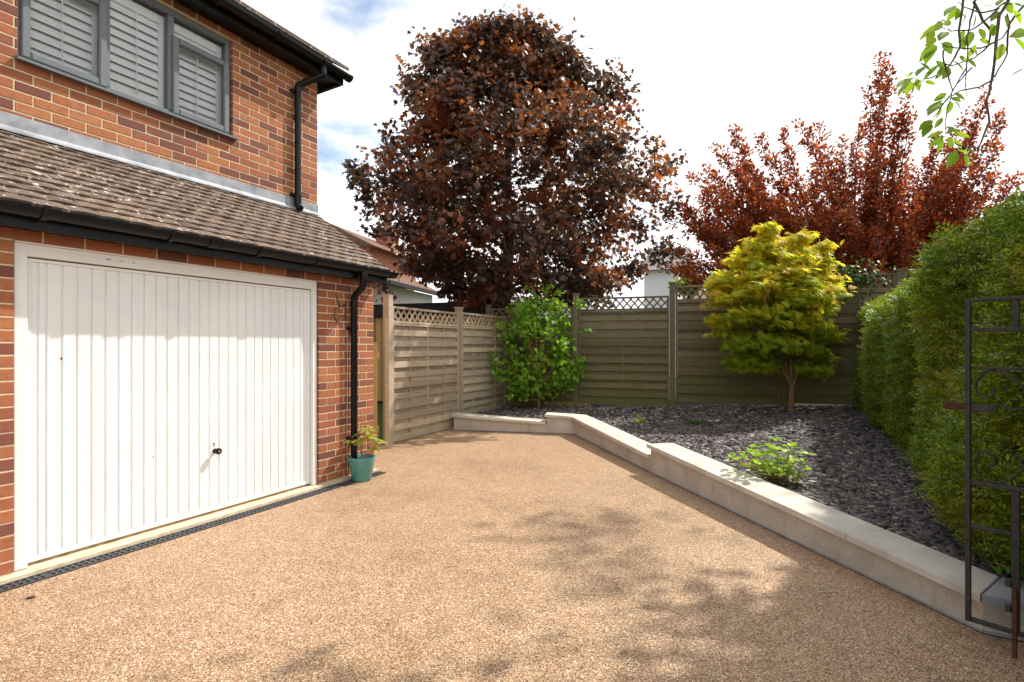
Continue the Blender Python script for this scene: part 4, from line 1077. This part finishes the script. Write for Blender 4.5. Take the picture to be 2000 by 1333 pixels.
def hydrangea():
    base = Vector((2.28, 4.73, bedz(2.28, 4.73)))
    root = empty('hydrangea', base); tag(root, 'small leafy green hydrangea growing from the slate near the coping', 'plant')
    lm = leaf_mesh('leaf', M['hydr'], *T_OV2); st = MB(); lv = []
    random.seed(21)
    for i in range(24):
        a = i*2.4; r = .05+.29*((i+.5)/24)**.6; h = random.uniform(.14, .36)*(1.1 if r < .22 else .75)
        x = r*cos(a)*1.05-.05; b0 = Vector((random.uniform(-.06, .08), random.uniform(-.05, .05), 0))
        tip = Vector((x-.02, r*sin(a)*.8, h+(.05 if x < 0 else 0)))
        pts = wobble(b0, tip, 4, .012); st.tube(pts, taper(.005, .0025, 4), 5)
        for k, t in enumerate((2, 3, 4, 4)):
            p = pts[t]; az = random.uniform(0, 2*pi)
            for sgn in (0, pi):
                ln = random.uniform(.065, .11)*(1 if k < 3 else .7); el = random.uniform(-.1, .45)+(.4 if k == 3 else 0)
                d = Vector((cos(az+sgn)*cos(el), sin(az+sgn)*cos(el), sin(el)))
                lv.append((p, p+d*ln))
    for _ in range(5):
        a = random.uniform(0, 2*pi); b0 = Vector((.05, 0, 0)); st.tube([b0, Vector((.12*cos(a), .1*sin(a), .12)), Vector((.2*cos(a), .16*sin(a), .17))], [.005, .004, .003], 5)
    st.build('stems', M['stalk'], root, smooth=True)
    for b, t in lv: place_leaf('leaf', lm, root, b, t, (0, 0, 0), random.gauss(0, .3), 1.15)
hydrangea()

def pot():
    c = Vector((-1.522, 5.60, 0))
    root = empty('plant_pot', c); tag(root, 'glazed teal plant pot on the drive against the brick pier', 'pot')
    MB().lathe([(0, .0), (.088, .0), (.094, .006), (.134, .215), (.139, .228), (.139, .238), (.131, .242), (.124, .236), (.118, .20), (.116, .19)], seg=40).build('pot_body', M['teal'], root, smooth=True)
    MB().lathe([(0, .196), (.06, .2), (.119, .194)], seg=24).build('soil', M['soil'], root)
    pl = empty('potted_rhododendron', c+Vector((0, 0, .196))); tag(pl, 'small yellow-green rhododendron growing in the teal pot', 'plant')
    lm = leaf_mesh('leaf', M['rhodo'], [(x*.9, y, z*.8-.12*y*y) for x, y, z in T_OV2[0]], T_OV2[1]); st = MB()
    tips = [(-.03, 0, .24), (.06, -.02, .28), (.0, -.05, .20), (.11, .02, .20), (.12, -.03, .12), (.02, .04, .31), (-.07, -.02, .19), (.15, .0, .17), (.06, .05, .23), (.09, -.05, .23)]
    f1, f2 = Vector((.0, 0, .08)), Vector((.06, 0, .10))
    st.tube([(0, 0, -.01), (-.005, 0, .04), f1], [.006, .005, .004], 6); st.tube([(.01, 0, -.01), (.03, 0, .05), f2], [.006, .005, .004], 6)
    for t in tips:
        t = Vector(t)*1.12; f = f1 if t.x < .04 else f2
        st.tube(wobble(f, t, 3, .006), taper(.0035, .002, 3), 5)
        n = random.randint(6, 8)
        for k in range(n):
            a = 2*pi*k/n+random.uniform(-.3, .3); el = random.uniform(-.55, .25); d = Vector((cos(a)*cos(el), sin(a)*cos(el), sin(el)))
            place_leaf('leaf', lm, pl, t, t+d*random.uniform(.07, .105), (0, 0, 0), random.gauss(0, .2), .95)
        st.tube([t, t+Vector((random.uniform(-.012, .012), 0, .03))], [.003, .0012], 5)
    st.build('stems', M['stalk'], pl, smooth=True)
pot()

def tufts():
    for nm, px, py, lab, mat, h, n in (('weed', 1357, 836, 'small dark green weed tuft in the middle of the slate bed', 'green', .075, 70), ('weed', 1243, 829, 'sparse yellowish weed growing in the slate behind the low coping', 'lime', .11, 26)):
        p = gnd(px, py, .2); p.z = bedz(p.x, p.y)+.01
        A = rng.normal(size=(n, 3))*np.array([.06, .05, 0]); Dd = rng.normal(size=(n, 3))*.5+np.array([0, 0, 1]); 
        me = scatter('foliage', M[mat], A+np.abs(rng.normal(size=(n, 1)))*np.array([[0, 0, .025]]), Dd, rdir(n), rng.uniform(.3, .6, n)*h*1.3, *T_RHOMB)
        r = empty(nm, p); tag(r, lab, 'weed'); link('foliage', me, r)
    ivy = empty('ivy', HO+Vector((.2, 1.0, .1))); tag(ivy, 'pale green ivy leaves creeping out at the foot of the hedge', 'ivy')
    T_IVY = ([(0, 0, 0), (.3, -.12, .02), (.52, .18, .03), (.3, .42, .0), (.22, .5, .0), (0, 1, -.08), (-.22, .5, 0), (-.3, .42, 0), (-.52, .18, .03), (-.3, -.12, .02), (0, .35, .05)], [(i, (i+1) % 10, 10) for i in range(10)])
    lm = leaf_mesh('leaf', M['ivy'], *T_IVY)
    o = ivy.location
    for px, py, d, l in ((1862, 915, 3.55, .09), (1845, 845, 3.95, .06), (1770, 745, 5.6, .06), (1790, 700, 5.1, .05), (1790, 835, 5.3, .07), (1765, 830, 5.6, .07), (1808, 838, 4.9, .06), (1975, 888, 2.62, .055), (1985, 1090, 2.72, .075), (1992, 1110, 2.68, .08), (1965, 1105, 2.72, .06), (1945, 1108, 2.75, .055), (1998, 1070, 2.72, .07), (1840, 815, 4.1, .05), (1760, 805, 5.7, .06), (1735, 795, 6.2, .06), (1820, 860, 4.5, .06), (1980, 1060, 2.8, .06), (1800, 780, 5.0, .05)):
        p = at(px, py, d); a = random.uniform(-.6, .6)
        tip = p+Vector((-.5+.5*a, -.6, -.35+.4*random.random())).normalized()*l
        place_leaf('leaf', lm, ivy, p, tip, o, random.gauss(0, .3), 1.0)
    tr = MB().tube([at(1985, 1100, 2.75)-o, at(1950, 1108, 2.77)-o, at(1905, 1000, 3.4)-o, at(1862, 915, 3.57)-o, at(1800, 838, 5.0)-o], .0025, 5); tr.build('stem', M['stalk'], ivy)
tufts()

# ================================================================== IRON GATE, standing open at the right
def gate():
    o = at(1891, 676, 2.55); o.z = 0
    dr = Vector((.612, -.791, 0)); a = atan2(dr.y, dr.x)
    root = empty('iron_gate', o, a); tag(root, 'black wrought iron garden gate with scrolls standing open beside the hedge', 'gate')
    zt, zb, LN = 1.568, .104, 1.15; h = .010
    def bar(nm, x0, x1, z0, z1, y=h, mat='iron'): return MB().chbox(x0, x1, -y, y, z0, z1, .002).build(nm, M[mat], root)
    bar('stile', -h, h, zb-h, zt+h); bar('stile', LN-h, LN+h, zb-h, zt+h)
    Z = lambda y, d=2.52: H0-(y-HZ)/F*d
    bar('rail', h+.0005, LN-h-.0005, zt-h+.004, zt+h-.001); bar('rail', h+.0005, LN-h-.0005, 1.425, 1.443); bar('rail', h+.0005, LN-h-.0005, 1.254, 1.266, .006)
    bar('rail', h+.0005, LN-h-.0005, .725, .743); bar('rail', h+.0005, LN-h-.0005, zb-h+.001, zb+h-.001)
    k = .165
    bar('upright', k-.012, k+.012, 1.4435, zt-.0065, .006); bar('upright', k-.014, k+.014, zb+.0095, .7245, .0065)
    bar('short_rail', h+.0005, k-.0145, .525, .541)
    for j in range(1, 6):
        x = k+j*.165
        if x < LN-.05: bar('upright', x-.012, x+.012, 1.4435, zt-.0065, .006); bar('upright', x-.012, x+.012, zb+.0095, .7245, .006)
    # drop bolt
    bar('drop_bolt', k-.009, k+.007, -.01, .30, .0085, 'rust').location.y = -.017
    for z in (.30, .19): bar('bolt_guide', k-.035, k-.0145, z, z+.028, .012)
    # latch
    bar('latch_bar', -.095, -h-.0005, 1.062, 1.096, .004, 'rust'); bar('latch_plate', h+.0005, .105, 1.060, 1.094, .005)
    MB().tube([(.09, -.008, 1.094), (.10, -.012, 1.101), (.13, -.014, 1.09), (.17, -.014, 1.084), (.19, -.014, 1.089)], .004, 6).build('latch_handle', M['iron'], root)
    # scrolls: large C with curled ends, repeated and mirrored
    def scroll(x0, flip):
        pts = []
        c1 = (.058, 1.165); c2 = (.052, .83)
        for i in range(26):
            q = R(20)-R(330)*i/25; r = .018+.040*(i/25)
            pts.append((c1[0]+r*1.0*cos(q), c1[1]+r*1.25*sin(q)))
        pts = pts[:22]
        pts += [(.03, 1.235), (.075, 1.253), (.13, 1.235), (.172, 1.19), (.195, 1.13), (.2, 1.05), (.2, .95), (.195, .88), (.175, .82), (.14, .775), (.09, .748), (.045, .752), (.018, .79), (.014, .84), (.03, .878), (.06, .882), (.08, .862), (.083, .835), (.07, .815), (.052, .815)]
        P = [(x0+(x if not flip else -x), 0, z) for x, z in pts]
        MB().tube(P, .0055, 6).build('scroll', M['iron'], root, smooth=True)
    scroll(.012, False); scroll(.42, True); scroll(.45, False); scroll(.86, True)
    for z in (.9, 1.13): bar('collar', .205, .225, z-.007, z+.007, .008)
gate()

# ================================================================== CHERRY overhanging from the right
def cherry():
    base = Vector((7.7, 6.2, 0))
    root = empty('cherry_tree', base); tag(root, 'cherry tree with drooping leafy branches hanging in at the top right', 'tree')
    paths = [([(0, 0, 0), (.02, 0, 1.2), (-.05, .1, 2.6), (0, .3, 4.2), (.1, .5, 5.6)], [.16, .14, .13, .11, .06]), ([(0, .2, 3.5), (-1.4, -1.0, 4.3), (-3.0, -2.2, 4.4), (-4.3, -3.2, 3.9), (-5.0, -3.7, 3.35)], [.06, .05, .038, .022, .010])]
    sxy = Vector((S.x, S.y, 0))/S.z
    cl = []
    tries = 0
    while len(cl) < 430 and tries < 60000:
        tries += 1
        gx, gy = random.gauss(2.1, .62), random.gauss(2.9, .95)
        if gx < .45+.25*sin(gy*3) or gx > 3.4: continue
        hgt = random.uniform(4.4, 5.9)
        p = Vector((gx, gy, 0))+sxy*hgt; p.z = hgt
        px = 1000+F*p.x/p.y; py = HZ-F*(p.z-H0)/p.y
        if px < 2140 and py > -150: continue
        cl.append(p)
    for (gx, gy) in ((-.75, 1.9), (-.6, 2.1), (-.9, 2.05), (-.45, 1.95), (-.3, 1.8), (.1, 1.7), (.5, 1.9), (.75, 2.2), (.25, 2.0), (-.1, 1.85)):
        p = Vector((gx, gy, 0))+sxy*5.8; p.z = 5.8; cl.append(p)
    for (gx, gy) in ((.35, 4.05), (.52, 3.75), (.62, 4.3), (.8, 3.5), (1.0, 4.5), (.45, 3.2)):
        p = Vector((gx, gy, 0))+sxy*8.6; p.z = 8.6; cl.append(p)
    P = []; D = []
    for i, p in enumerate(cl):
        q = p-base
        if i % 3 == 0: paths.append((wobble((0, .3, random.uniform(3.4, 5.4)), q, 5, .1), taper(.04, .006, 5)))
        k = random.randint(18, 30); s = .21
        P.append(np.array(q)+rng.normal(size=(k, 3))*s); D.append(rng.normal(size=(k, 3))*.7+np.array([0, 0, -.5]))
    P = np.concatenate(P); D = np.concatenate(D)
    tree_tubes(paths[:1], 12).build('trunk', M['bark_dark'], root, smooth=True); tree_tubes(paths[1:], 6).build('branches', M['bark_dark'], root, smooth=True)
    tag(link('crown', scatter('crown', M['cherry'], P, D, nrm(rng.normal(size=P.shape)*.5+np.array([0, 0, 1])), rng.uniform(.12, .19, len(P)), *T_OVAL), root), kind='stuff')
    # drooping twigs in view
    dz = 2.4
    def q(x, y, d=dz): return at(1700+x/4.04, y/4.04, d)-base
    br = MB()
    B_ = [([(1400, -260), (1200, -120), (1090, 0), (1020, 130), (990, 320), (965, 610), (915, 800), (940, 960), (850, 1170), (770, 1165), (665, 1135)], .0085, .002),
          ([(1000, -200), (850, -80), (735, 0), (700, 240), (710, 380), (640, 500), (590, 560), (500, 600), (400, 640), (340, 620)], .006, .0015),
          ([(1100, -200), (900, -80), (820, 20), (880, 160), (950, 240), (930, 370), (820, 460), (640, 525), (540, 490)], .007, .0018),
          ([(965, 630), (850, 690), (720, 715), (620, 770), (500, 930)], .0045, .0015),
          ([(990, 330), (870, 380), (700, 385), (600, 370), (545, 340)], .004, .0015),
          ([(820, 30), (790, 170), (760, 300), (770, 450), (745, 650), (765, 760)], .004, .0015),
          ([(575, 400), (580, 480), (610, 580), (650, 710), (600, 900), (590, 990), (600, 1090)], .0035, .0012),
          ([(1280, -50), (1090, 200), (1080, 310), (1080, 430), (980, 610)], .005, .003),
          ([(800, 540), (740, 600), (650, 710)], .003, .002), ([(1060, 20), (960, 90), (880, 105), (740, 60), (690, 20)], .004, .0015),
          ([(1020, 60), (900, 170), (790, 240), (640, 245), (560, 215)], .004, .0015), ([(1080, 110), (1100, 220), (1040, 300), (960, 340), (820, 460)], .0035, .002),
          ([(760, 540), (700, 620), (640, 740), (560, 830), (520, 900)], .003, .0012)]
    for i, (pl, r0, r1) in enumerate(B_):
        d0 = dz+(.0 if i in (0, 3, 4, 7) else random.uniform(-.05, .08))
        # smooth and roughen the twig
        pts = []
        for a, b in zip(pl, pl[1:]):
            for t in (0, .33, .66):
                pts.append(q(a[0]+(b[0]-a[0])*t+random.uniform(-5, 5), a[1]+(b[1]-a[1])*t+random.uniform(-5, 5), d0+random.uniform(-.006, .006)))
        pts.append(q(*pl[-1], d0)); br.tube(pts, [r0+(r1-r0)*k/(len(pts)-1)*1.0+random.uniform(-.0004, .0006) for k in range(len(pts))], 6)
    hb = br.build('hanging_branch', M['bark'], root, smooth=True)
    lm = leaf_mesh('leaf', M['cherry'], *T_OV2)
    lv = [(670, 45, 580, 125), (690, 60, 600, 170), (700, 70, 670, 160), (560, 180, 380, 320), (500, 240, 440, 335), (565, 170, 500, 250), (520, 300, 430, 370), (510, 350, 385, 490), (515, 360, 430, 510), (580, 330, 640, 430), (600, 250, 540, 320), (760, 90, 720, 200), (830, 110, 810, 220), (740, 230, 700, 330), (790, 250, 770, 370), (860, 225, 905, 320), (950, 190, 975, 280), (1010, 90, 950, 170), (1045, 345, 1000, 480), (1130, 80, 1190, 190), (1140, 300, 1230, 410), (1225, 250, 1100, 290), (1000, 50, 1050, -20), (440, 520, 360, 600), (540, 510, 410, 640), (600, 510, 510, 630), (620, 530, 570, 625), (430, 640, 505, 665), (340, 565, 280, 610), (330, 615, 205, 690), (320, 630, 210, 765), (330, 640, 280, 745), (345, 640, 320, 750), (365, 620, 385, 725), (650, 480, 740, 560), (700, 440, 750, 490), (750, 460, 830, 525), (600, 735, 495, 805), (660, 735, 740, 785), (640, 770, 705, 800), (580, 790, 430, 880), (560, 810, 450, 910), (640, 800, 610, 890), (670, 805, 715, 865), (560, 850, 520, 930), (570, 930, 505, 1015), (490, 950, 380, 1030), (480, 980, 410, 1085), (580, 1040, 440, 1090), (580, 1080, 460, 1160), (570, 1100, 530, 1205), (620, 1080, 640, 1170), (660, 1050, 790, 1085), (650, 1010, 600, 1055), (660, 1100, 715, 1165), (690, 1190, 585, 1255), (690, 1210, 600, 1325), (690, 1185, 770, 1215), (745, 1215, 770, 1315), (770, 1180, 820, 1210), (880, 50, 955, 45), (1060, 120, 1080, 210), (740, 290, 740, 400), (830, 350, 780, 450), (800, 370, 850, 450), (690, 90, 760, 150), (1080, 20, 1120, 110), (1130, 30, 1200, 50), (620, 190, 560, 160), (640, 180, 580, 190), (590, 560, 520, 480), (470, 560, 400, 500), (860, 310, 930, 340), (1090, 0, 1160, -60), (560, 840, 480, 830), (600, 1000, 690, 1050)]
    for (x0, y0, x1, y1) in lv:
        d = dz+random.uniform(-.06, .06); a, b = q(x0, y0, d), q(x1, y1, d+random.uniform(-.035, .035))
        v = b-a; b = a+v*min(1.15, max(1.0, .062/v.length))
        place_leaf('leaf', lm, hb, a, b, (0, 0, 0), random.uniform(-.9, .9), random.uniform(.62, .9), up=(random.gauss(0, .25), -1, .5))
cherry()

# ================================================================== BEYOND THE FENCE
def back():
    # flat-roofed black shed
    a, b = at(725, 676, 13.7), at(966, 676, 12.5); d = b-a; ang = atan2(d.y, d.x); ln = d.length
    r = empty('garden_shed', (a.x, a.y, 0), ang); tag(r, 'timber shed with black flat roof behind the lattice fence', 'shed')
    for i in range(int(ln/.14)+1): MB().chbox(i*.14, i*.14+.137, 0, .02, 0, 2.05, .003).build('wall_board', M['wood_new'], r)
    MB().box(0, ln-.1, .022, 2.0, 0, 2.05).build('wall', M['bark_acer'], r)
    MB().box(-.1, ln+.05, -.1, 2.2, 2.06, 2.34).build('roof_fascia', M['felt'], r); MB().box(-.12, ln+.07, -.12, 2.22, 2.341, 2.37).build('roof_edge', M['felt'], r)
    # white rendered extension with tiled roof, brick house above it
    a, b = Vector((-3.75, 15, 0)), Vector((-2.74, 19.07, 0)); d = b-a; ang = atan2(d.y, d.x); ln = d.length
    r = empty('white_extension_house', (a.x, a.y, 0), ang); tag(r, 'white rendered and red brick house behind the shed with brick chimney', 'house')
    MB().box(-1.2, ln, 0, 6, 0, 3.1).build('rendered_wall', M['wrender'], r)
    MB().hexa([(-1.4, -.25, 3.12), (ln+.25, -.25, 3.12), (ln+.25, .98, 3.7), (-1.4, .98, 3.7), (-1.4, -.25, 3.2), (ln+.25, -.25, 3.2), (ln+.25, .98, 3.78), (-1.4, .98, 3.78)]).build('lower_roof', M['rooftile_far'], r)
    MB().box(-1.4, ln+.25, -.36, -.255, 3.06, 3.17).build('gutter', M['felt'], r)
    MB().box(1.6, 4.9, 1.0, 8, 3, 4.35).build('brick_wall', M['farbrick'], r)
    MB().tube([(4.8, .93, 3.5), (4.8, .93, 4.4)], .05, 8).build('downpipe', M['wrender'], r)
    MB().hexa([(1.3, .7, 4.35), (5.2, .7, 4.35), (5.2, 8.2, 4.35), (1.3, 8.2, 4.35), (1.3, 2.2, 5.1), (4.2, 2.2, 5.1), (4.2, 6.0, 5.1), (1.3, 6.0, 5.1)]).build('roof', M['rooftile_far'], r)
    p = at(757, 480, 19.5)
    ch = empty('chimney', (0, 0, 0), 0, r); inv = r.matrix_basis.inverted(); q = inv @ Vector((p.x, p.y, 0))
    zc = at(757, 448, 19.5).z
    MB().box(q.x-.3, q.x+.3, q.y-.3, q.y+.3, 4.6, zc-.25).build('stack', M['farbrick'], ch)
    MB().box(q.x-.36, q.x+.36, q.y-.36, q.y+.36, zc-.249, zc).build('corbel', M['farbrick'], ch)
    MB().lathe([(.15, 0), (.14, .3), (.12, .55), (.1, .55)], (q.x, q.y, zc), 14).build('chimney_pot', M['rooftile_far'], ch)
    # white house on the right
    a = at(1258, 676, 24); b = at(1322, 676, 23.4)
    r = empty('white_rendered_house', (a.x, a.y, 0), atan2(b.y-a.y, b.x-a.x)); tag(r, 'white rendered house glimpsed between the maple and the plum tree', 'house')
    ln = (b-a).length
    MB().box(0, ln, 0, 6, 0, 4.6).build('wall', M['wrender'], r)
    MB().hexa([(-.3, -.3, 4.6), (ln+.1, -.3, 4.6), (ln+.1, 6.3, 4.6), (-.3, 6.3, 4.6), (-.3, 2.9, 6.0), (ln+.1, 2.9, 6.0), (ln+.1, 3.1, 6.0), (-.3, 3.1, 6.0)]).build('roof', M['greyroof'], r)
    # brick house behind the tall lattice
    a = at(1326, 676, 27); r = empty('pink_brick_house', (a.x, a.y, 0), -.1); tag(r, 'pinkish brick house seen through the lattice beside the acer', 'house')
    MB().box(0, 3.4, 0, 5, 0, 3.6).build('wall', M['farbrick'], r)
    MB().hexa([(-.3, -.3, 3.6), (3.7, -.3, 3.6), (3.7, 5.3, 3.6), (-.3, 5.3, 3.6), (-.3, 2.4, 4.2), (3.7, 2.4, 4.2), (3.7, 2.6, 4.2), (-.3, 2.6, 4.2)]).build('roof', M['rooftile_far'], r)
    for x in (.35, 1.7): f = MB().box(x, x+.9, -.03, .01, 2.5, 3.3).build('window', M['wrender'], r); MB().box(x+.07, x+.83, -.04, -.031, 2.57, 3.23).build('pane', M['greyroof'], f)
    # low grey roof and small far red roof
    a = at(1010, 676, 22); r = empty('grey_roofed_house', (a.x, a.y, 0), .08); tag(r, 'low house with grey roof behind the maple trunk', 'house')
    MB().box(0, 3.0, 0, 4, 0, 2.55).build('wall', M['wrender'], r)
    for k in range(5): MB().hexa([(-.2, -.2+k*.5, 2.55+k*.19), (3.2, -.2+k*.5, 2.55+k*.19), (3.2, .33+k*.5, 2.72+k*.19), (-.2, .33+k*.5, 2.72+k*.19), (-.2, -.2+k*.5, 2.61+k*.19), (3.2, -.2+k*.5, 2.61+k*.19), (3.2, .33+k*.5, 2.78+k*.19), (-.2, .33+k*.5, 2.78+k*.19)]).build('roof_course', M['greyroof'], r)
    a = at(872, 676, 42); r = empty('far_red_roofed_house', (a.x, a.y, 0), 0); tag(r, 'tiny distant house with hipped red roof beyond the shed', 'house')
    zr = at(905, 587, 42).z
    MB().box(0, 2.6, 0, 3, 0, zr-1.0).build('wall', M['farbrick'], r)
    MB().hexa([(-.2, -.2, zr-1.0), (2.8, -.2, zr-1.0), (2.8, 3.2, zr-1.0), (-.2, 3.2, zr-1.0), (1.0, 1.2, zr), (1.6, 1.2, zr), (1.6, 1.8, zr), (1.0, 1.8, zr)]).build('roof', M['rooftile_far'], r)
    # trees and shrubs further off
    def blob(nm, lab, px, py, d, rx, rz, mat, n, cat='tree', size=.16):
        c = at(px, py, d); r = empty(nm, (c.x, c.y, 0)); tag(r, lab, cat)
        MB().tube([(0, 0, 0), (.03, 0, c.z*.5), (0, 0, c.z)], [.09, .07, .04], 8).build('trunk', M['bark'], r, smooth=True)
        cs = rdir(40)*np.array([rx, rx, rz])*.75*rng.random((40, 1))**.4
        P = np.repeat(cs, n//40, 0)+rng.normal(size=(40*(n//40), 3))*np.array([rx, rx, rz])*.2+np.array([0, 0, c.z])
        tag(link('crown', scatter('crown', M[mat], P, rng.normal(size=P.shape)+np.array([0, 0, -.3]), nrm(rng.normal(size=P.shape)*.6+np.array([0, -.2, 1])), rng.uniform(.6, 1.2, len(P))*size, *T_OVAL), r), kind='stuff')
    blob('far_green_tree', 'small mid-green tree beside the maple trunk beyond the shed', 946, 580, 17, .62, .55, 'green', 2400)
    blob('lime_shrub', 'rounded lime-green shrub top showing above the lattice left of the acer', 1345, 556, 16, .5, .35, 'lime', 1800, 'shrub', .11)
    blob('yew_tree', 'dark evergreen mass hidden behind the plum tree and the hedge', 1900, 560, 17, 2.4, 1.6, 'green', 6000)
    # climber on the lattice
    c = B['e']-bd_*.62; r = empty('climber', (c.x, c.y, 0)); tag(r, 'green climbing plant sprawling over the lattice left of the hedge', 'plant')
    P = rng.normal(size=(420, 3))*np.array([.26, .05, .15])+np.array([0, -.05, 2.42])
    tag(link('crown', scatter('crown', M['green'], P, rng.normal(size=P.shape)+np.array([0, -.3, -.4]), nrm(rng.normal(size=P.shape)*.4+np.array([0, -.6, .6])), rng.uniform(.05, .1, len(P)), *T_OVAL), r), kind='stuff')
    MB().tube([(0, -.06, .4), (.05, -.07, 1.4), (0, -.06, 2.4)], .012, 6).build('stem', M['bark_acer'], r)
back()

# a few bits lying on the drive
def debris():
    p = gnd(60, 1169); m = MB()
    m.lathe([(.0, .0), (.012, .002), (.016, .006), (.010, .011), (0, .013)], seg=10)
    o = m.build('fallen_seed_pod', M['bark_dark'], None, smooth=True, loc=(p.x, p.y, .001), scale=(1.5, .7, .8), rot=(0, 0, .5)); tag(o, 'small dark seed pod lying on the drive near the garage', 'seed pod')
    p = gnd(1590, 1160); q = gnd(1640, 1157)
    o = MB().tube([(p.x, p.y, .006), ((p.x+q.x)/2, (p.y+q.y)/2+.004, .008), (q.x, q.y, .006)], .0022, 5).build('dry_twig', M['coping']); tag(o, 'thin pale dry stalk lying on the shaded drive', 'twig')
debris()
